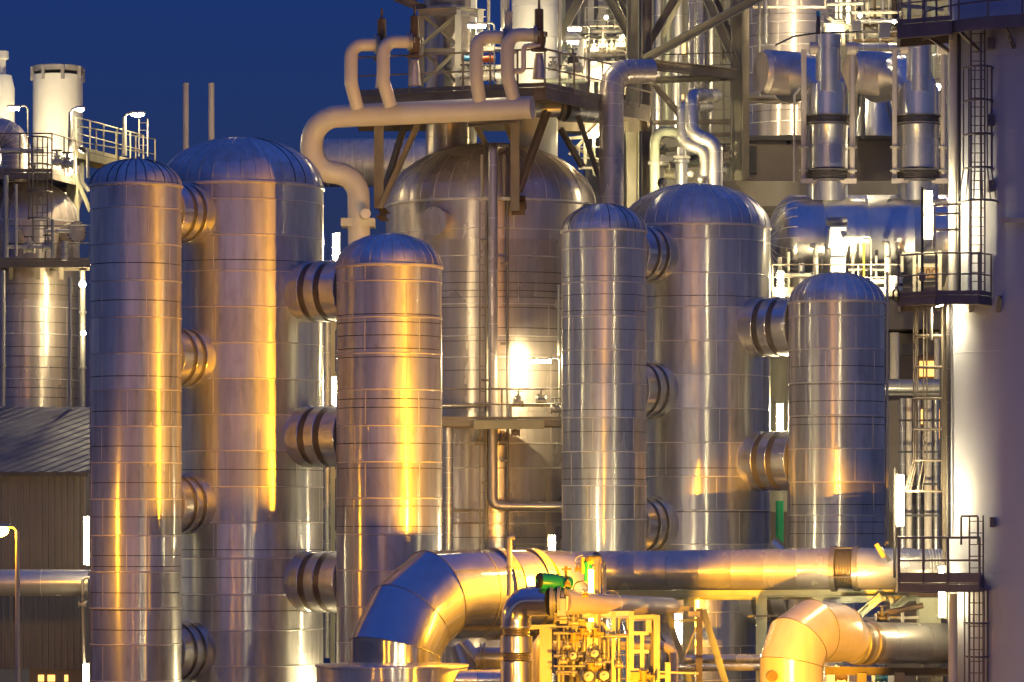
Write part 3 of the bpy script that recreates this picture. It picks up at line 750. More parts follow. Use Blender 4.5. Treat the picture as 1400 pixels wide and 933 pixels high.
beam('bracket','rusty bracket foot of the left platform leg',P(520,290,137.6),P(527,297,138),.34,mat='rust',root=PLT)
beam('bracket','brown bracket foot of the middle platform leg on the shell',P(708,272,136.5),P(710,290,136.8),.5,mat='rust',root=PLT)
beam('beam','cross beam behind the cream header below the platform',P(640,170,136),P(704,164,135.4),.22,mat='steel')
# cream header and swan neck pipes
HR = S(15.5,134)
pipe('thick cream header pipe below the platform, swinging down in an s-bend on the left', pts((728,147,133.2),(426,161,135.4),(426,235,135.6),(490,238,135.8),(491,345,135.8)), HR, 'cream', S(38,135), name='header_pipe', n=26)
solo('pipe_clamp', MB().box(P(466,309,135.4), P(514,302,136.6)), M['frame'], 'pale support plate clamped round the s-bend of the cream header', 'bracket')
solo('pipe_stub', MB().lathe([(S(7,135),0),(S(7,135),.9),(.02,.92)], P(498,295,135.6), (0.1,-1,0), 20), M['cream'], 'short cream blind stub on the s-bend of the header', 'stub')
SW = 'bent cream pipes on the header'
for i, (xb, yb, xm, xe, ye, lab) in enumerate((
    (489,148,480,517,61,'leftmost of the four bent cream pipes, against the open sky'),
    (534,145,524,562,57,'second bent cream pipe from the left, beside the dark relief valve'),
    (656,140,651,690,51,'third bent cream pipe from the left, in front of the orange actuator'),
    (703,138,694,732,48,'rightmost bent cream pipe, with a thin bypass loop'))):
    Y = 133.0+.3*(3-i)
    pipe(lab, pts((xb,yb,Y+.3),(xm,yb-34,Y),(xm,ye,Y),(xe,ye,Y+.2)), S(9.2,Y), 'cream', S(17,Y), name='swan_neck_pipe', group=SW, n=20, flanges=[.985])
    valve_x = xe+5
    c = P(valve_x, ye+10, Y+.25)
    rv = thing('relief_valve', ['rusty dark relief valve at the end of the leftmost bent pipe','brown relief valve at the end of the second bent pipe','yellow-lit relief valve behind the third bent pipe','dark bolted relief valve in front of the pale riser column'][i], 'valve', P(valve_x, ye+22, Y+.25), 'relief valves')
    k = 1/35.8; mt = M['rust'] if i != 2 else M['frame']
    MB().lathe([(.02,0),(11*k,.0),(11*k,3*k),(7*k,4*k),(9*k,12*k),(9*k,20*k),(11*k,21*k),(11*k,25*k),(7*k,26*k)], P(valve_x, ye+22, Y+.25), n=20).build('body', mt, rv)
    MB().lathe([(6*k,0),(6*k,30*k),(5*k,31*k),(.02,31.2*k)], P(valve_x, ye-3.5, Y+.25), n=16).build('bonnet', mt, rv)
    MB().lathe([(1.6*k,0),(1.6*k,(14 if i < 2 else 60)*k),(.02,(14.3 if i < 2 else 60.3)*k)], P(valve_x, ye-34.5, Y+.25), n=8).build('stem', mt, rv)
    for j in range(8):
        t = 2*math.pi*j/8
        q = P(valve_x, ye-1, Y+.25)+Vector((math.cos(t)*10.2*k, math.sin(t)*10.2*k, 0))
        MB().tube([q-Vector((0,0,4*k)), q+Vector((0,0,3*k))], .03, 6).build('bolt', M['galv'], rv)
    # flared silencer below each valve
    MB().lathe([(9*k,0),(7*k,22*k),(5*k,34*k)], P(valve_x, ye+60, Y+.4), n=20).build('outlet_cone', M['clad_far'], rv)
pipe('thin cream bypass loop on the rightmost bent pipe', pts((702,98,133.1),(716,98,132.9),(716,63,132.9),(738,63,133.1)), S(3.4,133), 'cream', S(6,133))
# steel frame with hanging hopper
FY = 138.5
BF = thing('braced_frame', 'cross-braced steel frame on the reactor platform with a hopper hanging inside', 'steel frame', P(610,119,FY))
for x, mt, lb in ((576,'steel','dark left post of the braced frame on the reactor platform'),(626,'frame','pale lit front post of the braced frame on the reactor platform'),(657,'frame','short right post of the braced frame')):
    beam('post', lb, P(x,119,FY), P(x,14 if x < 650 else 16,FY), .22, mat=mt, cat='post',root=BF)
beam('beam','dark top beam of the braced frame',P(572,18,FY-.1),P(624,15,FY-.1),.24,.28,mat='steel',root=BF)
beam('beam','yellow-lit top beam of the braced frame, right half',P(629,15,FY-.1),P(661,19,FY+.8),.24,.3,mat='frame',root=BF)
beam('beam','thin middle rail of the braced frame',P(577,69,FY),P(625,69,FY),.14,mat='steel',root=BF)
for i,(a,b,c,d) in enumerate(((579,60,623,22),(580,23,623,60),(579,112,623,72),(580,72,623,112))):
    beam('brace',['upper rising brace of the braced frame','upper falling brace of the braced frame','lower rising brace of the braced frame','lower falling brace of the braced frame'][i],P(a,b,FY+.12*(i%2)),P(c,d,FY+.12*(i%2)),.13,mat='steel' if i%2 else 'olive',root=BF)
hp = thing('hopper', 'pinkish round hopper with a cone bottom hanging inside the braced frame', 'hopper', P(612,55,139.6))
MB().lathe([(.1,-S(56,140)),(.1,-S(44,140)),(S(23,140),-S(4,140)),(S(24,140),0),(S(24,140),2.4),(S(20,140),2.8)], P(612,12,139.6), n=40).build('shell', M['pink'], hp)
MB().lathe([(S(24.5,140),-.06),(S(26,140),-.05),(S(26,140),.05),(S(24.5,140),.06)], P(612,12,139.6), n=40, caps=False).build('rim', M['frame'], hp)
pipe('greenish pipe dropping from the hopper to the platform', pts((612,52,139.8),(612,118,139.8)), .17, 'olive', flanges=[.15,.6])
def actuator(label, c, d, L, r, mat, capmat='dark'):
    c = Vector(c); d = Vector(d).normalized(); o = thing('actuator', label, 'actuator', c-Vector((0,0,r)))
    b = MB().lathe([(r*.9,0),(r,L*.03),(r,L*.62),(r*.78,L*.66),(r*.78,L*.9),(r*.55,L)], c, d, 24).build('body', M[mat], o)
    MB().lathe([(.02,-.05*L),(r*.86,-.045*L),(r*1.04,-.02*L),(r*1.04,.05*L)], c, d, 24).build('end_cap', M[capmat], o)
    MB().tube([c+d*L*.75, c+d*L*.75-Vector((0,0,r*2.4))], r*.3, 10).build('stem', M['galv'], o)
    return o
actuator('orange actuator between the two right bent pipes', P(674,81,135.6), (-1,.15,0), .62, S(4.6,136), 'orange', 'orange')
actuator('small blue actuator left of the third bent pipe', P(632,80,136.2), (1,.1,0), .5, S(4,136), 'blue')
for i,(x,y) in enumerate(((636,104),(663,106),(668,66),(783,82),(790,95))):
    valve(['small valve right of the braced frame base','valve low behind the third bent pipe','valve on the pipe right of the third bent pipe','upper dark valve behind the right platform rail','lower valve behind the right platform rail'][i], P(x,y,138), .42, ['galv','frame','frame','dark','galv'][i])
deck_lamp('lit hooded lamp left of the pale riser column above the third bent pipe', 676, 36, 135.4, 119, dirx=-1, L=.72)
deck_lamp('lit hooded lamp on the pole at the right end of the reactor platform rail', 806, 40, 138.2, 119, dirx=-1, L=.55)
deck_lamp('lower lit tube lamp just below the hooded pole lamp, farther back', 802, 58, 144, 110, dirx=-1, L=.5)
pipe('pale vertical vent pipe rising beside the pale riser column', pts((690,75,137),(690,12,137),(690,-30,137)), .1, 'frame', flanges=[.3])
pipe('silver duct with a purple end disc running right under the platform', pts((733,148,139),(768,148,139)), S(13,139), 'clad_soft', name='duct', cat='duct', n=28)
pipe('thick silver duct continuing right to the tall upright pipe', pts((770,149,139),(832,152,140.5)), S(17.5,139), 'clad_pipe', beads=4, name='duct', cat='duct', n=28)
solo('duct_disc', MB().lathe([(.02,-.06),(S(17,139),-.05),(S(18,139),0),(S(18,139),.10),(.02,.11)], P(766,147,138.9), (1,.35,0), 32), M['steel'], 'round purple-brown end disc between the two silver ducts', 'disc')
solo('beam', MB().bar(P(885,85,146), P(885,85.1,146), .01), M['steel'], 'tiny steel stub', 'beam') if False else None
# tall upright pipe with a swept elbow
pipe('tall upright silver pipe with a swept elbow at its top, beside the tower', pts((836,300,138),(836,98,138),(892,98,138.6)), S(16.8,138), 'clad_warm', S(27,138), beads=[.12,.33,.5,.62,.68,.73,.78,.83,.88], n=32)
# pipe strapped to the reactor, its stand-offs and ladder
pipe('slim upright pipe down the face of the reactor turning right at the bottom', pts((690,202,139.4),(674,202,136.0),(674,692,136.0),(792,693,136.0)), S(6.6,136), 'clad_warm', S(11,136), beads=[.1,.2,.3,.4,.5,.6], n=20)
ladder('thin ladder on the reactor face left of the slim upright pipe', P(660,760,136.2), P(660,276,136.2), width=.22, mat='steel', step=.9, stile=.06)
pipe('thin dark conduit right of the slim upright pipe', pts((694,276,136.3),(694,760,136.3)), .05, 'steel')
solo('bracket', MB().bar(P(656,272,136.2), P(699,272,136.2), .12, .14), M['frame'], 'pale cross bracket over the reactor rim behind the slim pipe', 'bracket')
for x,l in ((659,'left'),(689,'right')):
    solo('vent_post', MB().tube([P(x,271,136.4), P(x,212,136.9)], .06, 8), M['frame'], 'thin upright post on the reactor rim, %s of the slim pipe' % l, 'post')
# reactor mid platform
mz = zat(574,134.2)
platform('platform', 'railed service platform halfway up the reactor between two slim columns', [(P(600,0,134.2).x,134.2),(P(772,0,134.2).x,134.2),(P(772,0,136.7).x,136.7),(P(600,0,136.7).x,136.7)], mz, [(3,0,1,2)], 'steel', h=1.15, post_every=2.6, thick=.2, toe=.1, w=.07)
beam('beam','thick box beam under the front of the reactor service platform',P(648,581,133.9),P(744,581,133.9),.2,.32,mat='olive',kind='b')
deck_lamp('lit hooded lamp on a bent post glaring on the reactor face', 765, 494, 135.6, 574, dirx=-1, L=.8, mat='hot_tube')
pipe('blue-grey handrail pipe across the reactor at the service platform', pts((604,556,136.5),(672,553,136.3)), .10, 'clad_soft')
pipe('brass-lit horizontal pipe on the reactor service platform', pts((697,575,135.6),(697,554,135.6),(768,554,135.6)), .07, 'frame', .15, flanges=[.4,.7])
for x,y,l in ((709,550,'left'),(740,548,'middle'),(760,560,'right')):
    valve('%s hand valve on the reactor service platform' % l, P(x,y,135.4), .42, 'galv')
for x,y,l in ((655,605,'left of the slim pipe below the service platform'),(688,605,'right of the slim pipe below the service platform'),(705,592,'hanging under the service platform, front')):
    valve('small bolted valve '+l, P(x,y,136), .34, 'steel', wheel=False)
beam('stiffener','thin dark stiffener rail around the reactor near its foot',P(602,698,136.3),P(664,698,136.3),.1,.12,mat='steel',kind='b',root=VD[0])
beam('stiffener','second stiffener rail around the reactor just below the first',P(602,716,136.4),P(664,715,136.4),.06,.08,mat='steel',kind='b',root=VD[0])
beam('stiffener','short dark rail low on the reactor right of the rusty post',P(700,745,136.3),P(752,745,136.3),.1,.1,mat='steel',kind='b',root=VD[0])
pipe('slender column pipe at the left edge of the reactor foot', pts((613,585,134.5),(613,770,134.5)), S(6.5,134), 'clad_soft', beads=8, flanges=[.6])
for i,(x) in enumerate((628,640,650)):
    pass
# steel tower right of the reactor
T = thing('steel_tower', 'tall olive steel tower with crossing braces, right of the reactor platform', 'steel tower', P(940,560,147))
def tw(nm, lab, x0,y0,Y0,x1,y1,Y1,w,mat='olive',turn=False): beam(nm.split('_')[-1], lab, P(x0,y0,Y0), P(x1,y1,Y1), w, mat=mat, turn=turn, root=T)
tw('tower_column','thick olive tower column left of the bent pipes',865,560,145,865,-30,145,.5,turn=True)
tw('tower_column','dark tower column just right of the olive one',884,560,147,884,-30,147,.42,'steel',True)
tw('tower_column','tower column standing on the concrete table',1007,247,148,1007,-30,148,.5,'olive',True)
tw('tower_column','narrow rear tower column beside the one on the concrete table',1020,247,150,1020,-30,150,.25,'steel')
tw('tower_beam','upper tower beam between the two columns',886,88,146,1006,102,147,.40,'steel')
tw('tower_beam','lower thin tower beam between the two columns',886,111,148,1004,107,148.4,.22)
tw('tower_brace','long pale brace climbing right from the upper tower beam',880,82,145,1050,-10,147,.36)
tw('tower_brace','dark brace left of the long pale brace',886,62,148,927,-10,148,.32,'steel')
tw('tower_brace','thin rear brace behind the dark tower brace',905,52,152,934,-10,152,.2)
tw('tower_brace','pair member leaning left under the long pale brace',962,-10,148,1008,92,148,.34)
tw('tower_brace','narrow twin of the left leaning brace',975,-10,149.5,1013,80,149.5,.2,'steel')
tw('tower_brace','short dark brace under the upper tower beam',894,116,148,934,162,148,.26,'steel')
tw('tower_brace','big brace leaning right above the platform, left of the lamp pole',764,52,147,797,-10,147,.36)
tw('tower_brace','brace falling right to the olive column',828,-10,146,869,66,146,.36)
tw('tower_brace','slimmer brace beside the one falling right',842,-10,148,872,52,148,.2)
tw('tower_brace','small brace low between the columns',1006,100,147.6,966,112,148,.12)
tw('tower_brace','pipe-like brace low behind the tall upright pipe',868,225,146,850,150,146,.24)
# wall of the big casing behind
cs = thing('casing', 'large dull panelled furnace casing behind the steel tower', 'casing', (P(960,0,170).x,170,0))
MB().box((P(880,0,170).x,168,0),(P(1040,0,170).x,176,zat(-60,170))).build('wall', M['olive'], cs)
for i,y in enumerate((20,50,78,108,132,150,170,190,215)):
    MB().bar((P(880,0,170).x,167.97,zat(y,168)),(P(1016,0,170).x,167.97,zat(y,168)),.03,.04).build('panel_joint', M['steel'], cs)
for i,x in enumerate((905,935,965,990)):
    MB().bar((P(x,0,168).x,167.98,zat(240,168)),(P(x,0,168).x,167.98,zat(-20,168)),.03,.04).build('panel_joint', M['steel'], cs)
MB().box((P(932,0,168).x,167.9,zat(74,168)),(P(937,0,168).x,167.96,zat(58,168))).build('lit_slit', M['window_lit'], cs)
MB().box((P(931,0,168).x,167.9,zat(136,168)),(P(935,0,168).x,167.96,zat(130,168))).build('lit_slit', M['window_lit'], cs)
# bent pipe pair and neighbours
pipe('left one of the twin s-bent silver pipes', pts((968,146,146),(934,146,143.6),(934,196,143.2),(965,206,143),(965,290,143)), S(8.6,143), 'clad_soft', S(17,143), beads=10, n=22)
pipe('right one of the twin s-bent silver pipes', pts((978,131,146),(946,131,142.6),(946,183,142.2),(979,196,142),(979,290,142)), S(9.4,142), 'clad_soft', S(19,142), beads=10, n=22)
pipe('greenish hook-shaped pipe left of the twin bent pipes', pts((895,290,143),(895,178,143),(936,182,144)), S(6.6,143), 'sage', S(19,143), n=20, flanges=[.42])
pipe('thin upright pipe left of the twin bent pipes, rear', pts((946,-20,149),(946,130,149)), S(6,149), 'clad_soft', beads=5)
pipe('thicker upright pipe behind the twin bent pipes', pts((959,-20,148.5),(959,120,148.5)), S(8,148), 'clad_soft', beads=5)
pipe('slim upright pipe near the tower column on the concrete table', pts((988,-20,150),(988,88,150)), S(4,150), 'olive')
fl = thing('filter_pot', 'stubby flanged pot below the twin bent pipes', 'filter', P(932,262,143.5))
MB().lathe([(S(8.5,143),0),(S(8.5,143),S(38,143)),(S(11,143),S(39,143)),(S(11,143),S(43,143)),(S(7,143),S(45,143)),(S(6,143),S(60,143))], P(932,262,143.5), n=28).build('body', M['clad_pipe'], fl)
MB().lathe([(S(9,143),0),(S(12,143),.02),(S(12,143),.12),(S(9,143),.14)], P(932,218,143.5), n=28, caps=False).build('flange', M['galv'], fl)
solo('equipment_rail', MB().bar(P(892,218,144.5), P(990,214,144.5), .14, .2), M['dark'], 'dark cross rail behind the bent pipes', 'rail')
for x,y,l in ((944,238,'left'),(958,246,'right')):
    solo('float_ball', MB().sphere(P(x,y,142.6), S(5,142), 16), M['galv'], 'small round metal pot, %s, below the twin bent pipes' % l, 'pot')
# rear lattice with lit pipes at the top
Yq = 152
LT = thing('rear_lattice', 'pale rear lattice frame behind the lamp pole at the top, right of the pale riser', 'steel frame', P(815,130,Yq))
for x,w,mt,l in ((769,.25,'sage','first from the left'),(808,.25,'frame','second from the left'),(823,.3,'frame','third from the left'),(846,.2,'olive','fourth from the left')):
    beam('post','post of the rear lattice behind the lamp pole, '+l,P(x,130,Yq),P(x,-20,Yq),w,mat=mt,root=LT)
for y,x0,x1,l in ((43,795,858,'upper'),(53,790,862,'middle'),(10,818,856,'top')):
    beam('beam','%s beam of the rear lattice behind the lamp pole' % l,P(x0,y,Yq-.4),P(x1,y,Yq-.4),.18,mat='frame',root=LT)
pipe('horizontal rear pipe level with the platform rail', pts((765,74,150),(872,74,150)), S(5.5,150), 'clad_soft', beads=3)
pipe('fat horizontal rear drum right of the pale riser', pts((780,98,149),(860,98,149)), S(14,149), 'clad_far', beads=3, name='drum', cat='drum', n=30)
pipe('rear drum with a pale bend high behind the pale riser', pts((760,50,148),(790,50,148),(790,90,148)), S(8,148), 'white', S(12,148), n=20)
solo('tank_wall', MB().lathe([(S(42,158),0),(S(42,158),12)], P(795,180,158), n=40), M['olive'], 'round dark olive vessel far back behind the lattice', 'vessel')
for i in range(5):
    valve('small lit valve on the rear lattice, number %s from the left' % ['one','two','three','four','five'][i], P(800+i*12, 62+(i%2)*6, 149.5), .4, 'frame')
pipe('slim bright pipe low between the ducts and the tower', pts((757,178,146),(800,164,146),(822,150,146)), .1, 'frame')
beam('cable_tray','pale cable tray glowing under the ducts',P(775,175,145),P(822,172,145),.14,mat='frame')
beam('lit_upright','lit steel upright right behind the tall pipe',P(862,145,148),P(862,260,148),.22,mat='frame')
solo('small_lamp', MB().sphere(P(815,184,144.5), .11, 14), M['tube_dim'], 'small glaring lamp under the silver duct left of the tall pipe', 'lamp', 'bulkhead lamps')
beam('walk_beam','dark beam end crossing the top left above the relief valves',P(540,-4,139),P(582,13,139),.3,mat='steel')
# unseen floodlights added to light this bay
flood_lamp('unseen fill floodlight high behind the pale riser column', 738, 45, 148, P(610,70,141), False, False, 2200, .3, zat(45,148), cone=70)
flood_lamp('unseen fill floodlight low inside the steel tower', 905, 250, 140.5, P(945,150,147), False, False, 450, .3, zat(250,140.5))
# ================================================================= right side
# tall silver reactor, table and wall
VR = vessel('reactor_vessel', 'tall silver reactor at top right behind the barrel ducts', 'reactor', 1082, 66, 160, -60, -100, [8,28,60,95,140,165], [18,45,120,150], None, 'clad_far', ribs=20, zb=zat(192,160), seed=41)
solo('table_wall', MB().box((P(1012,0,153).x,153,zat(247,153)),(P(1330,0,153).x,158,zat(191,153))), M['pink'], 'pale plain wall on the concrete table behind the two exchanger ducts', 'wall')
solo('wall_beam', MB().bar(P(1012,189,152.8),P(1330,189,152.8),.2,.2), M['dark'], 'dark beam along the top of the pale wall behind the ducts', 'beam')
solo('concrete_table', MB().box((P(990,0,150).x,150,zat(282,150)),(P(1330,0,150).x,158,zat(247.5,150))), M['concrete'], 'stained concrete table slab above the horizontal drum', 'concrete table')
solo('wall_hatch', MB().box(P(1020,200,152.9), P(1034,238,153.05)), M['dark'], 'dark hatch at the left end of the pale wall', 'hatch')
solo('wall_port', MB().lathe([(.02,-.06),(S(3,153),-.05),(S(3,153),.02)], P(1078,195,152.98), (0,1,0), 16), M['black'], 'small round black port in the pale wall', 'port')
solo('walk_beam', MB().bar(P(1020,135,151), P(1092,137,151), .25, .35), M['steel'], 'brown gangway beam in front of the tall silver reactor', 'beam')
solo('blue_cone', MB().lathe([(S(34,152),0),(S(34,152),.4),(S(20,152),S(70,152)),(S(20,152),S(74,152))], P(1192,189,152), n=36), M['clad_pipe'], 'wide metal cone between the two exchanger ducts', 'cone')
# horizontal drum
dr = thing('horizontal_drum', 'long shiny horizontal drum reflecting the blue sky, under the two upright ducts', 'drum', P(1180,395,141))
Yd = 141; rd = S(63,Yd); zc = zat(330,Yd); xa, xb = P(1086,0,Yd).x, P(1390,0,Yd).x
prof = [(.01,-S(36,Yd))]+[(rd*math.sin(t), -S(36,Yd)*math.cos(t)) for t in [math.pi/2*k/14 for k in range(1,15)]]
L = xb-xa
for f in (.12,.32,.52,.72,.92): prof += [(rd,L*f-.03),(rd+.02,L*f),(rd,L*f+.03)]
prof += [(rd,L)]
MB().lathe(prof, (xa,Yd,zc), (1,0,0), 80).build('shell', M['clad_pipe'], dr)
gb = MB()
for k in range(26):
    a = 2*math.pi*k/26
    gb.tube([(xa-S(36,Yd)*math.cos(t), Yd+(rd*math.sin(t)+.01)*math.cos(a), zc+(rd*math.sin(t)+.01)*math.sin(a)) for t in [.15+1.42*j/10 for j in range(11)]], .018, 6)
gb.build('head_rib', M['bead'], dr)['kind'] = 'stuff'
for x in (1090,1300):
    MB().box((P(x,0,Yd).x-.3,Yd-1.2,0),(P(x,0,Yd).x+.3,Yd+1.2,zc-rd*.8)).build('saddle', M['concrete'], dr)
# upright exchanger ducts (built once, then copied)
def exchanger(cx, Y, label):
    r = S(28,Y); c = P(cx,HY,Y); root = thing('exchanger_duct', label, 'duct', (c.x,Y,zat(276,Y)), 'upright exchanger ducts')
    z = lambda y: zat(y,Y)
    lo = MB().lathe([(r,z(276)),(r,z(250))], (c.x,Y,0), n=48); lo.build('foot_duct', M['clad'], root)
    prof = [(r*1.0,z(231)),(r,z(200)),(r+.012,z(199.5)),(r,z(199)),(r,z(176)),(r*1.04,z(174)),(r*1.04,z(172))]
    MB().lathe(prof, (c.x,Y,0), n=48).build('middle_duct', M['clad'], root)
    for ya, yb in ((249,233),(171,158)):
        pf = [(r*1.12,z(ya)),(r*1.12,z(ya)+.06)]
        n = 5
        for i in range(n):
            a = z(ya)+.06+(z(yb)-z(ya)-.12)*i/n; b = z(ya)+.06+(z(yb)-z(ya)-.12)*(i+1)/n
            pf += [(r*.98,a+.01),(r*1.08,(a+b)/2),(r*.98,b-.01)]
        pf += [(r*1.12,z(yb)-.06),(r*1.12,z(yb))]
        MB().lathe(pf, (c.x,Y,0), n=48).build('bellows', M['bellows'], root)
    # mitred shoulder turning back to the barrel
    el = [Vector((c.x,Y,z(158))), Vector((c.x,Y,z(128))), Vector((c.x-.1,Y+.9,z(108))), Vector((c.x-.5,Y+2.2,z(96))), Vector((c.x-1.1,Y+4.4,z(92)))]
    MB().tube(el, [r,r,r*1.02,r*1.06,r*1.1], 40).build('elbow', M['clad_pipe'], root)
    for f in (1,2,3):
        d = (el[f+1]-el[f-1]).normalized()
        MB().lathe([(r*1.0,-.02),(r*1.03,0),(r*1.0,.02)], el[f], d, 40, caps=False).build('lap_seam', M['bead'], root)
    MB().lathe([(S(17,Y),z(128)),(S(17,Y),z(69)),(S(17,Y)+.015,z(68.5)),(S(17,Y),z(68)),(S(17,Y),z(50)),(.02,z(49))], (c.x,Y-S(13,Y),0), n=40).build('top_stub', M['clad'], root)
    # carrying frame
    for s in (-1,1):
        x = c.x+s*S(33,Y); q = Vector((x,Y-.35,0))
        f = MB().tube([q+Vector((0,0,z(252))), q+Vector((0,0,z(70)))], S(3.6,Y), 14).build('frame_post', M['cream'], root)
        MB().lathe([(S(8,Y),0),(S(8.6,Y),.05),(S(8.6,Y),S(13,Y)),(S(7,Y),S(15,Y))], q+Vector((s*S(4,Y)*-1-s*.0-S(7,Y)*(1 if s<0 else 1)+ (S(11,Y) if s<0 else S(3,Y)),0,z(68))), (1,0,0), 24).build('trunnion', M['cream'], root)
        for y in (203,235):
            MB().lathe([(S(3,Y),-.04),(S(6.5,Y),-.035),(S(6.5,Y),.035),(S(3,Y),.04)], q+Vector((0,0,z(y))), n=18, caps=False).build('collar', M['frame'], root, f)
    MB().bar((c.x-S(38,Y),Y-.5,z(249.5)),(c.x+S(38,Y),Y-.5,z(249.5)),.3,S(6,Y)).build('base_beam', M['cream'], root)
    # barrel behind
    bx = MB().lathe([(.02,-.1),(r*1.0,-.08),(r*1.1,.1),(r*1.12,.12),(r*1.12,.2),(r*1.1,.22),(r*1.1,2.6)], (c.x-S(82,Y)*1.0, Y+2.6, z(87)), (1,.35,-.02), 40)
    bx.build('barrel', M['clad_far'], root)
    return root
ex = exchanger(1131, 140.6, 'left upright exchanger duct with bellows and cream carrying frame')
ex2 = copy_tree(ex); ex2.location.x += S(124,140.6); ex2['label'] = 'right upright exchanger duct with bellows, close to the white stack'
# platform in front of the drum
platform('platform', 'service platform in front of the horizontal drum, above the shortest slim column', [(P(1056,0,136.6).x,136.6),(P(1232,0,136.6).x,136.6),(P(1232,0,139).x,139),(P(1056,0,139).x,139)], zat(397,136.6), [(3,0,1,2)], 'steel', h=.98, post_every=1.6, toe=.1, thick=.2)
bxr = thing('vent_box', 'white flared vent box glaring beside the tube lamp on the drum platform', 'vent', P(1145,397,137.4))
Yv = 137.4
MB().box((P(1135,0,Yv).x,Yv-.3,zat(397,Yv)),(P(1155,0,Yv).x,Yv+.3,zat(340.5,Yv))).build('trunk', M['white'], bxr)
a = [Vector((P(x,0,Yv).x, Yv+dy, zat(y,Yv))) for (x,y) in ((1131,340),(1158,340),(1155,312),(1134,312)) for dy in (-.45,.45)]
MB().add(a, [(0,2,4,6),(1,7,5,3),(0,1,3,2),(2,3,5,4),(4,5,7,6),(6,7,1,0)]).build('hood', M['white'], bxr)
MB().tube([P(1130,303,Yv), P(1158,303,Yv)], S(6.3,Yv), 20).build('cap', M['galv'], bxr)
deck_lamp('lit tube lamp on a bent post right of the white vent box', 1191, 328, 136.9, 397, dirx=-1, L=.75, mat='tube_low')
for x,y,l in ((1111,336,'left of the white vent box'),(1209,333,'right of the tube lamp on the drum platform')):
    pipe('pale upright pipe with a small elbow, '+l, pts((x,y,138.6),(x+4,y,137.2),(x+4,398,137.2)), S(3.6,137), 'frame', S(5,137))
pipe('thin pale pipe at the right end of the drum platform', pts((1216,338,137.3),(1216,398,137.3)), S(2.2,137), 'frame')
pipe('thin green-lit post under the tube lamp', pts((1181,332,137.8),(1181,398,137.8)), S(1.6,137), 'yellow')
pipe('slender gold-lit pipe along the right side of the shortest column', pts((1213,372,131.4),(1213,760,131.4)), S(2,131), 'frame')
mz_ = thing('pump_pot', 'small round pot on the drum platform beside the upper stack landing', 'pot', P(1225,398,136))
MB().lathe([(S(9,136),0),(S(9,136),S(16,136)),(S(10,136),S(17,136)),(S(10,136),S(20,136)),(.02,S(21,136))], P(1225,398,136), n=24).build('body', M['clad_pipe'], mz_)
MB().lathe([(S(9.4,136),0),(S(10,136),.02),(S(10,136),.1),(S(9.4,136),.12)], P(1225,392,136), n=24, caps=False).build('band', M['dark'], mz_)
# clutter above the exchangers
TF = thing('lamp_frame', 'glaring pale tubular frame above the left exchanger duct', 'frame', P(1145,70,144.5))
beam('frame_bar','lit z-shaped frame member above the left exchanger duct',P(1130,48,145),P(1130,20,145),.14,mat='frame',root=TF)
for i,(x0,y0,x1,y1,mt) in enumerate(((1132,24,1142,32,'frame'),(1142,30,1156,30,'frame'),(1156,32,1152,22,'frame'),(1126,34,1160,36,'frame'),(1154,40,1163,36,'frame'),(1163,36,1163,110,'frame'),(1153,36,1153,62,'frame'))):
    beam('frame_bar',['left slanting','flat top','right slanting','flat lower','small right','tall right','middle upright'][i]+' member of the lit frame above the left exchanger duct',P(x0,y0,144.5),P(x1,y1,144.5),.12,mat=mt,root=TF)
solo('tube_lamp', MB().tube([P(1131,40,144.2),P(1152,40,144.2)], .07, 10), M['tube_low'], 'lit horizontal tube above the left exchanger duct', 'lamp', 'lit tube lamps')
actuator('small blue-topped actuator above the left exchanger duct', P(1119,46,143.5), (0,0,1), .8, S(3.4,143), 'dark', 'dark')
solo('blue_hood', MB().lathe([(S(3,143),0),(S(3,143),S(7,143)),(.02,S(8,143))], P(1119,23,143.5), n=16), M['blue'], 'blue cap above the left exchanger duct', 'cap')
pipe('thin curved hose line above the left barrel', pts((1060,62,144),(1085,50,144),(1120,45,144),(1180,44,144)), .035, 'dark', .6)
for i,y in enumerate((14,24,36)):
    beam('rear_beam','%s dark beam between the exchanger ducts at the top' % ['top','middle','lower'][i],P(1165,y,152),P(1232,y-1,152),.25 if i!=1 else .5,mat='steel' if i!=1 else 'olive')
for i,(x,y) in enumerate(((1188,33),(1200,41),(1212,38),(1222,46),(1194,48))):
    valve('rusty valve in the rear pipework between the ducts, '+['top left','centre','upper right','lower right','lower left'][i], P(x,y,149), .5, ['rust','steel','dark','rust','galv'][i])
for i,(x,y0,y1) in enumerate(((1180,-20,190),(1160,-20,34),(1144,-20,25),(1150,-20,25),(1223,-20,40))):
    pipe('upright %s pipe at the top between the exchanger ducts' % ['long dark','short pale','slim left','slim right','rusty'][i], pts((x,y0,150),(x,y1,150)), [.08,.1,.07,.07,.12][i], ['dark','frame','galv','galv','rust'][i])
solo('junction_box', MB().cbox(P(1170,36,147), .4,.3,.4), M['galv'], 'grey junction box above and right of the left exchanger duct', 'box')
solo('junction_box', MB().cbox(P(1209,42,147), .45,.3,.6), M['galv'], 'bluish junction box near the rusty valves', 'box')
pipe('rear silver pipe between the ducts at trunnion height', pts((1160,66,147),(1240,66,147)), S(7,147), 'clad_soft', beads=3)
for x,l in ((1175,'left'),(1178.5,'right')):
    beam('pale_post','pale post between the exchanger ducts, %s of a pair' % l,P(x,76,146),P(x,118,146),.08,mat='sage',cat='post')
cg = ladder('pale caged ladder glowing between the right exchanger duct and the stack', P(1285,260,141.5), P(1285,70,141.5), cage=(zat(250,141.5),zat(75,141.5)), width=.3, hoop_r=.28, mat='frame', step=.32)
flood_lamp('added fill floodlight above the left barrel lighting the tall silver reactor', 1116, 82, 147.5, P(1085,0,157), False, False, 5000, .25, zat(82,147.5), cone=95)  # added behind the barrel to make the silver reactor bright
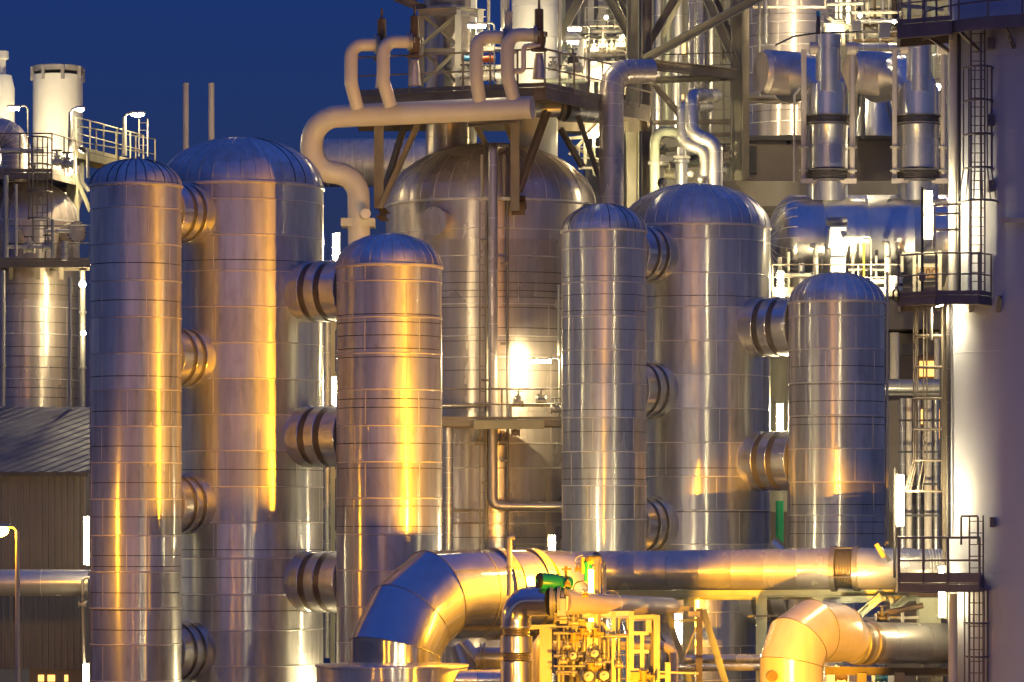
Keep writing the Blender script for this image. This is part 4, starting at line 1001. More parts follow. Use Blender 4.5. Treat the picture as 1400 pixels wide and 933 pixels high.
flood_lamp('floodlight behind the right exchanger duct', 1282, 120, 146, P(1240,90,142), False, False, 2200, .25, zat(120,146))
# brown building behind
bb = thing('process_building', 'brown lit building between the shortest slim column and the white stack', 'building', (P(1260,0,165).x,165,0))
Yb = 165
MB().box((P(1040,0,Yb).x,Yb,0),(P(1400,0,Yb).x,Yb+6,zat(456,Yb))).build('wall', M['brownwall'], bb)
MB().box((P(1040,0,Yb).x,Yb-1.2,zat(452,Yb)),(P(1400,0,Yb).x,Yb+6,zat(385,Yb))).build('parapet', M['pink'], bb)
for (u,v,y0,y1) in ((1257,1265,494,515),(1267,1278,494,515),(1258,1262,560,580),(1283,1287,560,600)):
    MB().box((P(u,0,Yb).x,Yb-.1,zat(y1,Yb)),(P(v,0,Yb).x,Yb-.02,zat(y0,Yb))).build('lit_window', M['window_lit'], bb)
MB().box((P(1230,0,Yb).x,Yb-.4,zat(518,Yb)),(P(1296,0,Yb).x,Yb-.11,zat(486,Yb))).build('window_recess', M['dark'], bb) if False else None
pipe('dull horizontal pipe across the brown building', pts((1205,527,152),(1300,527,152)), S(8.5,152), 'clad_soft', beads=3)
beam('pipe_rail','pale lit rail under the pipe across the brown building',P(1205,539,151),P(1300,539,151),.1,mat='frame')
for i,(x,y0,y1,r_) in enumerate(((1223,455,518,6.5),(1234,545,770,4),(1243,545,770,4),(1256,545,770,3),(1269,545,770,5.5),(1280,545,770,4),(1281,455,520,4))):
    pipe('upright pipe before the brown building, '+['short one at the upper left','leftmost of the long row','second of the long row','third of the long row','widest of the long row','rightmost of the long row','short one at the upper right'][i], pts((x,y0,155),(x,y1,155)), S(r_,155), 'clad_soft' if i%2 else 'cream', beads=4)
flood_lamp('floodlight hidden low before the brown building', 1225, 780, 148, P(1260,560,160), False, False, 1500, .3, zat(780,148))
pipe('bright green upright pipe in the gap left of the shortest column', pts((1066,685,150),(1066,800,150)), S(5.5,150), 'green')
pipe('dark round duct end low in the gap left of the shortest column', pts((1052,745,140),(1080,770,140)), S(14,140), 'clad_pipe')
solo('gap_tank', MB().lathe([(S(20,158),0),(S(20,158),9)], P(1064,700,158), n=30), M['olive'], 'olive tank deep in the gap left of the shortest column', 'tank')
# white stack
Ys = 112; cs_ = P(1427,HY,Ys); rs = S(130,Ys)
stk = thing('white_stack', 'huge smooth white stack filling the right edge', 'stack', (cs_.x,Ys,0))
prof = [(rs,0)]
for y in (883,783,682,581,481,381,280,180,80,-20):
    z = ZC+(HY-y)*(Ys-rs*.6)/K
    prof += [(rs,z-.012),(rs+.006,z-.008),(rs+.006,z+.008),(rs,z+.012)]
prof.append((rs,zat(-120,Ys)))
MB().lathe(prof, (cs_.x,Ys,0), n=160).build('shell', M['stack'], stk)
def stk_pt(x, off=0):
    """point on the stack face seen at photo column x"""
    u = (x-1427)/130; return Vector((cs_.x+rs*u, Ys-math.sqrt(max(0,1-u*u))*rs-off, 0))
def at_z(v, y): return Vector((v.x, v.y, zat(y, v.y)))
SL = 'stack landings'
# upper landing
PF = thing('sign_stand', 'pale lit open frame around the brown sign on the middle stack landing', 'frame', P(1265,404,112.2))
PG = thing('gate_frame', 'pale gate frame beside the ladder foot above the middle stack landing', 'gate', P(1285,340,110.2))
PT = thing('tall_frame', 'pale tall frame above the topmost stack gangway', 'frame', P(1255,36,112.6))
zt_ = zat(405,109.4)
def px(x,Y): return P(x,0,Y).x
platform('stack_landing', 'middle landing of the white stack with pale-lit rails and a small brown sign', [(px(1228,110),110),(px(1280,108.9),108.9),(px(1338,108.9),108.9),(px(1355,109.7),109.7),(px(1352,110.2),110.2),(px(1300,112.4),112.4),(px(1228,112.8),112.8)], zt_, [(6,0,1,2,3)], 'rail', h=1.28, post_every=1.3, thick=.24, toe=.13, group=SL)
# pale inner frame and sign on it
for i,(x,y0,y1) in enumerate(((1250,346,400),(1257,346,400),(1285,343,400),(1233,348,372))):
    beam('frame_bar','pale lit frame upright on the middle stack landing, '+['second from the left','third from the left','rightmost','leftmost'][i],P(x,y1,112.2),P(x,y0,112.2),.10,mat='frame',root=PF)
for i,(y,x0,x1) in enumerate(((347,1233,1286),(363,1252,1286),(383,1252,1286))):
    beam('frame_bar','%s pale lit frame bar on the middle stack landing' % ['top','middle','bottom'][i],P(x0,y,112.3),P(x1,y,112.3),.10,mat='frame',root=PF)
sg = thing('sign', 'brown sign board with dark letters on the middle stack landing', 'sign', P(1267,380,112.1))
MB().box(P(1252,380,112.15), P(1283,366,112.2)).build('board', M['signboard'], sg)
tc = bpy.data.curves.new('sign_text','FONT'); tc.body = '-20C'; tc.size = .34; tc.align_x = 'CENTER'; tc.align_y = 'CENTER'; tc.extrude = .006
to = bpy.data.objects.new('lettering', tc); COL.objects.link(to); dg = bpy.context.evaluated_depsgraph_get()
me = bpy.data.meshes.new_from_object(to.evaluated_get(dg)); bpy.data.objects.remove(to); me.materials.clear(); me.materials.append(M['black'])
lo = bpy.data.objects.new('lettering', me); COL.objects.link(lo); lo.parent = sg; lo.rotation_euler = (R(90),0,0); lo.location = P(1268,373,112.135)-Vector(sg.location)
solo('pole', MB().tube([P(1261,404,109.9), P(1261,256,109.9)], .045, 8), M['dark'], 'thin dark pole standing on the middle stack landing beside a lit tube', 'pole')
solo('hand_lamp', MB().lathe([(.05,0),(.10,.04),(.10,.22),(.06,.28)], P(1261,385,109.75), n=14), M['rail'], 'dark blue fitting on the thin pole of the middle landing', 'fitting')
solo('hose_coil', MB().torus(P(1225,403,110), (1,.3,0), .22, .035), M['black'], 'black hose coil hanging at the left end of the middle landing', 'hose')
for i,x in enumerate((1318,1350)):
    q = stk_pt(x)
    beam('bracket','knee bracket under the middle stack landing, %s one' % ['left','right'][i], at_z(q,425)+Vector((0,-.02,0)), at_z(q,408)+Vector((0,-.5,0)), .14, mat='rail', root=stk)
ladder('upper caged ladder on the white stack above the middle landing', at_z(stk_pt(1324,.45),404), at_z(stk_pt(1324,.45),40), cage=(zat(278,109.8),zat(95,109.8)), width=.42, hoop_r=.44, flare=.35, step=.28)
pipe('white tube for the lit stack strip beside the upper stack ladder', pts((1304,400,110.9),(1304,30,110.9)), S(6.5,110), 'white')  # white tube put in for the lit strip of the stack
pipe('dark cable conduit on the stack right of the upper ladder', pts((1341,398,109.4),(1341,45,109.4)), .035, 'rail')
pipe('thin dark cable tray between the white tube and upper ladder', pts((1311,398,110.4),(1311,45,110.4)), .06, 'dark')
for y in (60,165,255):
    MB().cbox(at_z(stk_pt(1341,.12),y), .2,.3,.35).build('clip', M['rail'], stk)
beam('bracket_arm','pale arm reaching right across the stack shadow edge',at_z(stk_pt(1351,.25),301),at_z(stk_pt(1402,.2),302),.12,.16,mat='frame',kind='b',root=stk)
# self closing gate frame left of the ladder foot
for i,(a,b) in enumerate((((1277,340),(1277,280)),((1277,293),(1312,292)),((1277,315),(1312,314)),((1277,281),(1312,279)))):
    beam('frame_bar','%s of the pale gate frame above the middle landing' % ['upright','upper bar','lower bar','top bar'][i],P(*a,110.2),P(*b,110.2),.08,mat='frame',root=PG)
# top landing ring
def ring_landing(label, y, a0, a1, Yr, w=1.0):
    z = zat(y,Yr); root = thing('stack_landing', label, 'platform', (cs_.x,Ys,z), SL)
    r0, r1 = rs+.05, rs+w; n = 28
    MB().lathe([(r0,-.04),(r1,-.04),(r1,0),(r0,0),(r0,-.04)], (cs_.x,Ys,z), n=n, caps=False, a0=a0, a1=a1).build('deck', M['steel'], root)
    MB().lathe([(r1,-.26),(r1+.05,-.26),(r1+.05,.12),(r1,.12),(r1,-.26)], (cs_.x,Ys,z), n=n, caps=False, a0=a0, a1=a1).build('edge_plate', M['rail'], root)
    def arc(h, rr): return [Vector((cs_.x+math.cos(a)*rr, Ys+math.sin(a)*rr, z+h)) for a in [a0+(a1-a0)*k/n for k in range(n+1)]]
    for h in (.6,1.15): MB().tube(arc(h, r1), .028, 8).build('rail', M['rail'], root)
    for k in range(0, n+1, 4):
        p = arc(0, r1)[k]; MB().bar(p+Vector((0,0,-.26)), p+Vector((0,0,1.15)), .055).build('post', M['rail'], root)
    for k in range(2, n, 6):
        a = a0+(a1-a0)*k/n; q = Vector((cs_.x+math.cos(a)*rs, Ys+math.sin(a)*rs, z-.75)); e = Vector((cs_.x+math.cos(a)*r1, Ys+math.sin(a)*r1, z-.2))
        MB().bar(q, e, .1).build('bracket', M['rail'], root)
    return root
ring_landing('topmost curved landing of the white stack, cut by the upper edge', 27, R(188), R(300), 108.6, .9)
platform('stack_landing', 'topmost straight gangway reaching left from the white stack', [(px(1228,110.5),110.5),(px(1300,109.5),109.5),(px(1300,111.5),111.5),(px(1228,112.5),112.5)], zat(34,110.5), [(1,0,3)], 'rail', h=1.3, post_every=1.0, thick=.4, group=SL)
for x,l in ((1243,'left'),(1265,'right')):
    beam('frame_bar','pale upright above the topmost gangway, '+l,P(x,36,112.6),P(x,-20,112.6),.12,mat='frame',root=PT)
beam('frame_bar','pale hoop bar above the topmost gangway',P(1231,8,112.6),P(1290,13,112.6),.1,.12,mat='frame',root=PT)
# middle caged ladder, cage pointing left
ladder('middle caged ladder down the left side of the white stack', P(1291,800,112.4), P(1291,410,112.4), wdir=(.25,1,0), out=(-1,-.15,0), cage=(zat(672,112.4),zat(418,112.4)), width=.44, hoop_r=.52, flare=.28, step=.29, mat='steel')
pipe('dark cable duct down the left side of the white stack', pts((1297,412,111.4),(1297,735,111.4)), .07, 'dark', beads=6, beadmat='rail')
# lower landing
zl_ = zat(797,109.6)
platform('stack_landing', 'lower landing of the white stack with brown kick boards', [(px(1229,109.6),109.6),(px(1296,109.2),109.2),(px(1339,109.0),109.0),(px(1339,110.2),110.2),(px(1300,112.4),112.4),(px(1229,112.8),112.8)], zl_, [(5,0,1,2,3)], 'rail', h=1.38, post_every=.78, thick=.24, toe=.3, w=.075, group=SL)
ladder('lowest caged ladder at the foot of the white stack', at_z(stk_pt(1322,.5),1040), at_z(stk_pt(1322,.5),705), cage=(zat(990,109.6),zat(806,109.6)), width=.42, hoop_r=.36, step=.35)
pipe('broad pale riser tube beside the lowest stack ladder', pts((1303,1040,110.4),(1303,812,110.4)), S(6,110), 'white')
RG = thing('rail_gate', 'dark hoop gate above the exit of the lower stack landing', 'gate', P(1325,745,109.1)); MB().bar(P(1314,706,109.1),P(1337,706,109.1),.06).build('bar', M['rail'], RG)
for x in (1314,1337): MB().bar(P(x,706.8,109.1),P(x,745,109.1),.06).build('bar', M['rail'], RG)
MB().cbox(at_z(stk_pt(1342,.15),714), .15,.35,.3).build('lug', M['rail'], stk)
pipe('thin dark cable pole at the left end of the lower landing', pts((1223,640,112.4),(1223,790,112.4)), .045, 'dark')
# ================================================================= foreground
# big inverted-u duct with mitred bends
E1 = thing('elbow_duct', 'huge mitred elbow duct in the foreground, blue left flank, yellow-lit right', 'duct', P(540,905,108.5))
r1 = 1.37
path = pts((540,925,108.5),(540,889,108.5),(561,844,109.0),(594,814,109.7),(640,812,110.6),(676,812,111.2))
MB().tube(path, r1, 64).build('elbow', M['clad_bright'], E1, angle=12)
def band(root, p, d, r, w, mat, name='flange_band', parent=None):
    return MB().lathe([(r*.99,-w/2),(r+.035,-w/2),(r+.035,w/2),(r*.99,w/2)], p, d, 64).build(name, M[mat], root, parent)
for i in (1,2,3):
    d = (path[i+1]-path[i]).normalized()+(path[i]-path[i-1]).normalized()
    # mitre seams follow the joint plane
    dd_ = d.normalized(); a, b = MB().frame((path[i]-path[i-1])); din = (path[i]-path[i-1]).normalized()
    ring = []
    for k in range(65):
        t = 2*math.pi*k/64; o = (a*math.cos(t)+b*math.sin(t))*(r1+.004); ring.append(path[i]+o-din*(o.dot(dd_)/din.dot(dd_)))
    MB().tube(ring, .012, 6, caps=False).build('mitre_seam', M['dark'], E1)
axis = (path[5]-path[4]).normalized()
for f in (.25, .9): band(E1, path[4].lerp(path[5], f), axis, r1-.028, .03, 'dark', 'lap_seam')
band(E1, path[5], axis, r1+.03, .30, 'bellows')
p6 = P(722,812,112.1)
mid = thing('duct_length', 'short yellow-lit duct length between the two brown bands of the big duct', 'duct', P(700,870,111.6))
MB().tube([path[5]+axis*.16, p6-axis*.14], r1, 56).build('shell', M['clad_bright'], mid)
MB().tube(pts((676,845,110),(722,846,110.9)), .02, 6).build('seam', M['bead'], mid)
tail = thing('tail_duct', 'orange-lit tail of the big duct bending down behind the green actuators', 'duct', P(780,1000,113.6))
MB().tube([p6+axis*.14, P(752,812,112.8), P(790,850,113.5), P(806,910,113.7), P(806,1150,113.7)], r1, 56).build('elbow', M['clad_bright'], tail, angle=12)
band(tail, p6, axis, r1+.03, .28, 'bellows')
# drum the duct stands on
dru = thing('duct_drum', 'wide shiny round drum under the big elbow duct, at the lower edge', 'drum', P(536,1200,108.5))
rq = S(103,108.5); zq = zat(909,108.5)
MB().lathe([(rq,0),(rq,zq-.06),(rq+.05,zq-.05),(rq+.05,zq),(r1,zq+.01),(r1*.98,zq+.02)], (P(536,0,108.5).x,108.5,0), n=96).build('shell', M['clad'], dru)
band(dru, P(540,907,108.5), (0,0,1), r1, .1, 'clad_pipe', 'collar')
pipe('dark blue banded pipe low between the drum and the slender elbow pipe', pts((600,930,107.6),(706,930,107.6)), S(14,107), 'clad_pipe', beads=[.5,.7], beadmat='dark', n=30)
pipe('silver pipe end behind the slender elbow pipe, low', pts((650,900,114),(700,900,114)), S(15,114), 'clad_soft', n=28, flanges=[.2])
pipe('conical hopper spout low behind the big elbow duct', pts((628,880,115),(650,925,115)), [S(14,115),S(26,115)], 'clad_pipe', n=28)
solo('slant_plate', MB().bar(P(628,877,114.4), P(656,912,114.4), .2, .05), M['frame'], 'bright slanting edge plate low behind the big elbow duct', 'plate')
# slender elbow pipe with bellows
E2 = thing('elbow_pipe', 'yellow-lit slender pipe with bellows rising and elbowing right, before the big duct', 'pipe', P(706,1000,106))
rE = S(20.5,106)
def seg(y0, y1, r, mat, nm):
    return MB().lathe([(r,zat(y0,106)),(r,zat(y1,106))], (P(706,0,106).x,106,0), n=40).build(nm, M[mat], E2)
MB().tube(fil(pts((706,857,106),(706,822,106),(753,822,105.5)), S(24,106), 5), rE, 40).build('elbow', M['clad_bright'], E2, angle=12)
seg(892,870,rE*1.07,'clad_pipe','sleeve'); seg(1100,904,rE*1.07,'clad_pipe','sleeve')
for y0,y1 in ((870,857),(904,892)):
    pf = []
    for i in range(4):
        a = zat(y0,106)+(zat(y1,106)-zat(y0,106))*i/4; b = zat(y0,106)+(zat(y1,106)-zat(y0,106))*(i+1)/4
        pf += [(rE*.84,a+.005),(rE*.93,(a+b)/2),(rE*.84,b-.005)]
    MB().lathe(pf, (P(706,0,106).x,106,0), n=40).build('bellows', M['bellows'], E2)
for y in (857,): band(E2, P(706,y,106), (0,0,1), rE, .06, 'clad_pipe', 'lip')
MB().tube(pts((706,960,106),(690,990,106),(672,1030,106)), rE*1.1, 40).build('foot_bend', M['clad_bright'], E2)
pipe('thin yellow vent pipe with a hooked tip standing before the big duct', pts((704,735,106.8),(696,735,106.8),(696,815,106.8)), S(3.4,107), 'frame', S(4,107), flanges=[.55])
# flange set and yellow pipe to the right
FL = thing('flange_set', 'bolted flange set between the elbow pipe and the orange-lit pipe', 'flange', P(760,850,105.4))
for i,x in enumerate((753,757,763,768)):
    MB().lathe([(rE*(.8 if i%2 else 1.08),0),(rE*(.8 if i%2 else 1.08),.09)], P(x,822,105.4), (1,-.1,0), 32).build('flange', M['galv'], FL)
pipe('orange-lit tapering pipe with a blunt end, right of the white tube', pts((770,823,105.4),(790,824,105.7),(818,826,106.2),(918,829,109.6),(924,830,109.8)), [S(19,105),S(16,105),S(14,106),S(11.5,109),S(6,109)], 'cream', n=30, beads=[.35])
# green motor actuators
g1 = thing('motor_actuator', 'bright green motor actuator with a black end, lying above the elbow pipe', 'actuator', P(765,806,105.3))
c0 = P(735,794,105.2); d0 = (P(780,797,105.6)-c0).normalized(); rg = S(11,105)
MB().lathe([(rg*.9,.05),(rg,.09),(rg,.62),(rg*.8,.66),(rg*.8,.8),(rg*.5,.82),(rg*.5,1.0)], c0, d0, 28).build('motor', M['green'], g1)
MB().lathe([(.02,-.02),(rg*.86,-.01),(rg*.98,.02),(rg*.98,.1)], c0, d0, 28).build('end_cap', M['black'], g1)
MB().lathe([(.03,-.06),(.04,-.03),(.04,-.0)], c0, d0, 12).build('cap_button', M['green'], g1)
MB().sphere(P(777,797,105.6), S(8,105), 18, (1,1,1.15)).build('gear_case', M['green'], g1)
MB().lathe([(S(6,105),0),(S(9,105),.05),(S(9,105),.14),(S(4,105),.2),(S(4,105),.34)], P(765,818,105.5), n=20).build('yoke', M['green'], g1)
MB().tube([P(774,790,105.5), P(774,774,105.5)], .05, 10).build('stem_tube', M['yellow'], g1)
MB().bar(P(768,779,105.5), P(781,778,105.5), .06).build('stem_bar', M['yellow'], g1)
g2 = thing('valve_actuator', 'yellow-topped actuator with a green body beside the top of the white tube', 'actuator', P(806,800,107.4))
MB().lathe([(S(7,107),0),(S(11,107),.05),(S(11.5,107),.16),(S(10,107),.24),(S(4,107),.28)], P(812,772,107.4), n=28).build('cap', M['yellow'], g2)
MB().lathe([(S(4,107),0),(S(6,107),.12),(S(5,107),.5),(S(7,107),.6),(S(4,107),.68)], P(804,797,107.4), n=20).build('body', M['green'], g2)
MB().tube([P(797,762,107.4), P(797,785,107.4)], .06, 10).build('gauge_tube', M['yellow'], g2)
pipe('thin curled black cable beside the green actuators', pts((784,812,106.4),(784,797,106.4),(800,794,106.4),(803,800,106.8)), .02, 'black', .2)
pipe('thin copper loop left of the yellow-topped actuator', pts((786,776,107),(786,762,107),(797,759,107)), .014, 'frame', .2)
solo('valve_plate', MB().box(P(762,842,105.0), P(773,818,105.5)), M['frame'], 'bright square bracket plate under the green motor actuator', 'plate')
solo('valve_plate', MB().box(P(774,836,105.2), P(780,815,105.6)), M['white'], 'bright white sleeve plate on the orange-lit pipe', 'plate')
# yellow-lit skid
Yk = 106.4
SK = thing('pipe_skid', 'yellow-lit steel skid frame in the foreground crowded with small pipes and valves', 'steel frame', P(830,1150,Yk))
TR = thing('trestle', 'brown and grey-green a-frame trestle right of the yellow skid', 'trestle', P(956,1150,109.5))
def sk(nm, lab, x0,y0,x1,y1,w,mat='skid',Y=Yk,h=None,kind='i',cat=None): beam(nm.split('_')[-1], lab, P(x0,y0,Y), P(x1,y1,Y), w, h, mat, kind=kind, root=TR if nm[0] == 't' else SK)
sk('skid_column','broad left column of the yellow-lit skid, under the elbow pipe',746,1150,746,858,.36,Y=106.8)
sk('skid_beam','cap beam of the broad left skid column, tied to the pipe bellows',716,858,760,857,.28,Y=106.6,h=.12,kind='b')
sk('skid_post','tall yellow post beside the white tube',816,1150,816,764,.17)
sk('skid_post','second tall post of the white-tube pair, set back',813,1150,813,775,.12,Y=107.2)
sk('skid_beam','white-hot upper beam of the skid frame',796,841,862,840,.16,'white',h=.2)
sk('skid_post','left upright of the skid ladder frame, pale',839,1150,839,838,.12,'skid')
sk('skid_post','right upright of the skid ladder frame, broad',863,1150,863,836,.15,'skid')
sk('skid_brace','thin brace inside the skid frame',822,851,835,866,.09,kind='b')
sk('skid_beam','beam right of the skid ladder frame',866,845,897,844,.14,h=.16)
sk('skid_post','tall right post of the yellow skid',898,1150,898,841,.18)
sk('skid_post','dark inner post left of the tall right skid post',892,1150,892,846,.12,'steel',107)
sk('skid_post','short hanging post below the right skid beam',887,865,887,848,.16)
for i,(y,x0,x1) in enumerate(((866,866,887),(891,866,887),(917,866,887),(922,866,880),(925,901,914))):
    sk('skid_rail','%s cross rail in the right bay of the skid' % ['top','second','third','fourth','small low'][i],x0,y,x1,y,.11,kind='b')
sk('skid_post','middle upright of the right skid bay',878,1000,878,868,.12)
sk('skid_post','small front post at the right edge of the skid',913,1100,913,906,.16)
sk('skid_rail','thin rail from the small front post to the trestle',902,919,955,921,.06,kind='b')
lad = ladder('narrow ladder inside the yellow skid frame', P(852,1100,106.5), P(852,838,106.5), width=.26, step=.34, mat='skid', stile=.04)
for i,x in enumerate((846,858)):
    pipe('slim upright tube inside the skid ladder frame, %s one' % ['left','right'][i], pts((x,1100,107),(x,846,107)), .05, 'skid', beads=5)
sk('skid_beam','lower beam of the skid ladder frame',820,869,862,869,.12,h=.14)
pipe('horizontal yellow pipe through the skid at mid height', pts((756,883,107.6),(905,883,107.9),(921,890,108),(921,960,108)), S(6.5,107), 'cream', S(14,108), n=22)
pipe('second lower yellow pipe behind the skid posts', pts((800,902,108),(840,902,108),(840,980,108)), S(5.5,108), 'cream', S(8,108))
pipe('vertical pipe beside the broad left skid column', pts((731,1000,107.4),(731,888,107.4),(742,872,108)), S(7,107), 'cream', S(8,107))
for i,(x,y0,y1,r_) in enumerate(((776,842,905,.035),(784,838,925,.06),(790,836,880,.035),(799,860,890,.07),(820,770,935,.03),(770,880,940,.03),(826,875,940,.06),(832,872,900,.04),(764,868,940,.045),(795,905,960,.05))):
    pipe('upright small-bore pipe in the skid, '+['first from the left cluster','second, thicker, in the left cluster','third in the left cluster','short thick one left of the tube','hair-thin one right of the tube post','thin low one near the left column','thick low one left of the ladder','short one left of the ladder','thin one nearest the left column','low one under the tube'][i], pts((x,y0,106.2),(x,y1,106.2)), r_, 'skid', flanges=[.3,.65] if r_ > .04 else None)
for i,(y,x0,x1,r_) in enumerate(((848,758,800,.03),(857,760,796,.03),(866,757,810,.04),(897,757,797,.05),(911,757,800,.03),(919,760,790,.03),(870,822,860,.05),(905,800,836,.04))):
    pipe('horizontal small-bore pipe in the skid, '+['topmost','second from the top','third from the top','thick one at mid height','thin one below it','lowest thin one','right of the tube','low right'][i], pts((x0,y,106.0),(x1,y,106.0)), r_, 'skid' if i%2==0 else 'galv')
for i,(x,y,s) in enumerate(((784,852,.3),(784,872,.3),(784,897,.32),(776,884,.22),(813,866,.3),(813,894,.34),(820,908,.3),(808,914,.34),(826,924,.4),(770,905,.25),(797,866,.3),(805,925,.42),(846,910,.25),(880,925,.35))):
    valve('yellow-lit hand valve in the skid, '+['top of the left chain','second in the left chain','third in the left chain','small one left of the chain','below the white tube','second below the white tube','right of the tube, low','under the tube, low','bottom right of the tube','near the left column','close left of the tube','lowest under the tube','inside the ladder frame','in the right bay at the bottom'][i], P(x,y,105.9), s, ['skid','yellow','galv'][i%3], up=((1,0,0) if i%3 == 1 else (0,-1,0) if i%3 == 2 else (0,0,1)))
for i,(x,y,w,h) in enumerate(((797,856,.22,.26),(806,880,.16,.55),(806,928,.26,.4),(772,848,.3,.2),(870,926,.35,.3),(850,905,.0,.0))):
    if w: solo('instrument_box', MB().cbox(P(x,y,106.1), w,.18,h), M['skid' if i%2 else 'yellow'], 'instrument box in the skid, '+['left of the tube','slim one under the tube','lowest under the tube','below the flange set','bottom right bay'][i], 'box', None)
pipe('slim grey upright lamp support behind the white tube', pts((805,852,106.9),(805,910,106.9),(792,910,106.9)), .09, 'white', .12)
# trestle right of the skid
sk('trestle_post','middle brown upright of the a-frame trestle',956,1150,956,832,.19,'steel',109.5)
sk('trestle_leg','left slanting green-grey leg of the a-frame trestle',912,836,952,960,.17,'sage',110)
sk('trestle_leg','right slanting green-grey leg of the a-frame trestle',961,834,1000,960,.2,'sage',109.6)
sk('trestle_beam','short orange-lit top bracket of the a-frame trestle',925,833,948,832,.2,'frame',109.8,.16)
sk('trestle_beam','stub beam at the top of the a-frame trestle',941,840,957,840,.18,'frame',109.4,.18)
sk('trestle_beam','thin tie across the a-frame trestle',906,850,954,848,.08,'sage',109.9,kind='b')
sk('trestle_brace','thin diagonal rod of the a-frame trestle',952,858,933,906,.05,'frame',109.7,kind='b')
pipe('dull pipe running right from the small front post under the trestle', pts((914,914,108.6),(1044,912,112)), S(5,109), 'clad_soft')
pipe('grey pipe behind the trestle, above the dull one', pts((936,901,116),(1060,901,116)), S(6.5,116), 'clad_soft', beads=2)
# pipe rack with the long pipe
Yr = 117.2
lp = thing('long_pipe', 'long horizontal clad pipe on the rack with a ribbed expansion joint at its right end', 'pipe', P(980,808,Yr))
A_, B_ = P(742,782,118.3), P(1137,778,116.0); dax = (B_-A_).normalized(); rl = S(27.8,116.5)
mbp = []; Ltot = (B_-A_).length
prof = [(rl,0)]
for k in range(1,9):
    h = Ltot*k/9.0; prof += [(rl,h-.012),(rl-.012,h-.008),(rl-.012,h+.004),(rl+.008,h+.006),(rl,h+.03)]
prof.append((rl,Ltot))
MB().lathe(prof, A_, dax, 56).build('run', M['clad_soft'], lp)
a_, b_ = MB().frame(dax)
for k in range(9):
    t = R(-95+(18 if k%2 else -14)); o = (Vector((0,-1,0))*math.cos(R(8+14*(k%2)))+Vector((0,0,-1))*math.sin(R(8+14*(k%2))))*(rl+.002)
    MB().bar(A_+dax*(Ltot*k/9+.06)+o, A_+dax*(Ltot*(k+1)/9-.06)+o, .012).build('long_seam', M['dark'], lp)
eb = MB(); pf = []
x1_, x2_ = Ltot, Ltot+S(38,116)
for i in range(11):
    a = x1_+.18+(x2_-x1_-.36)*i/11; b = x1_+.18+(x2_-x1_-.36)*(i+1)/11
    pf += [(rl*.90,a+.005),(rl*.98,(a+b)/2),(rl*.90,b-.005)]
ej = eb.lathe(pf, A_, dax, 48).build('expansion_joint', M['bellows'], lp)
for h in (x1_+.08, x2_-.08):
    MB().lathe([(rl*.98,h-.09),(rl*1.12,h-.085),(rl*1.12,h+.085),(rl*.98,h+.09)], A_, dax, 48).build('joint_flange', M['bellows'], lp, ej)
for t in (70,-20,200):
    o = (a_*math.cos(R(t))+b_*math.sin(R(t)))*(rl*1.08)
    MB().tube([A_+dax*x1_+o, A_+dax*x2_+o], .035, 8).build('tie_rod', M['dark'], lp, ej)
MB().lathe([(rl,x2_),(rl,x2_+S(58,116)),(rl*.98,x2_+S(75,116))], A_, dax, 48).build('end_length', M['clad_soft'], lp)
pipe('bluish ribbed pipe end behind the lower stack landing rail', pts((1225,781,115),(1330,781,115)), S(30,115), 'clad_soft', beads=[.42,.46,.5,.54,.58,.62], n=36)
RK = thing('pipe_rack', 'grey-green steel pipe rack carrying the long horizontal pipe', 'pipe rack', P(1040,1150,117))
LB = thing('pipe_stand', 'brown lit pipe stand under the thick horizontal pipe at lower right', 'pipe stand', P(1205,1100,111.4))
def rk(nm, lab, x0,y0,Y0,x1,y1,Y1,w,h=None,mat='sage',kind='i'): beam(nm.split('_')[-1], lab, P(x0,y0,Y0), P(x1,y1,Y1), w, h, mat, kind=kind, root=RK)
rk('rack_beam','long front beam of the pipe rack under the long pipe',822,812,116.8,1222,811,116.0,.3,.22)
rk('rack_beam','rear beam of the pipe rack under the long pipe',822,816,119.4,1230,815,118.6,.3,.22)
rk('rack_column','grey-green rack column behind the trestle',942,1150,117,942,817,117,.36)
rk('rack_column','grey-green rack column left of the orange elbow',1041,1150,116.6,1041,816,116.6,.34)
rk('rack_column','grey-green rack column behind the orange elbow bend',1118,1150,116.4,1118,816,116.4,.34)
rk('rack_beam','lower beam piece right of the orange elbow',1150,820,115.6,1256,818,115.2,.26,.2)
rk('rack_brace','left pale slanting strut under the rack right of the elbow',1176,840,114.6,1205,815,114.6,.24)
rk('rack_brace','right pale slanting strut under the rack right of the elbow',1222,832,114.4,1240,818,114.4,.22)
rk('rack_post','thin pale post under the rack right of the elbow',1219,835,114.5,1219,818,114.5,.1)
rk('rack_beam','pale lit bar above the right horizontal pipe',1148,847,113,1266,844,113,.12,.08,'frame','b')
rk('rack_rail','dark thin rod across the rack columns',1022,843,115.8,1064,842,115.8,.06,None,'dark','b')
pipe('rusty handle pipe slanting up over the right horizontal pipe', pts((1196,843,112.4),(1222,836,112.4),(1262,828,112.4)), .09, 'rust')
for x,y,l in ((1203,846,'left'),(1234,842,'right')):
    solo('pipe_support', MB().bar(P(x,856,112.6),P(x,y-8,112.6),.09), M['frame'], '%s pale stub post on top of the right horizontal pipe' % l, 'post')
valve('black handled valve over the right horizontal pipe', P(1206,846,112.2), .4, 'dark')
fb = solo('filter_box', MB().cbox(P(1270,838,113.2), .7,.6,.95), M['sage'], 'mottled grey-green box behind the lit tube under the lower landing', 'box')
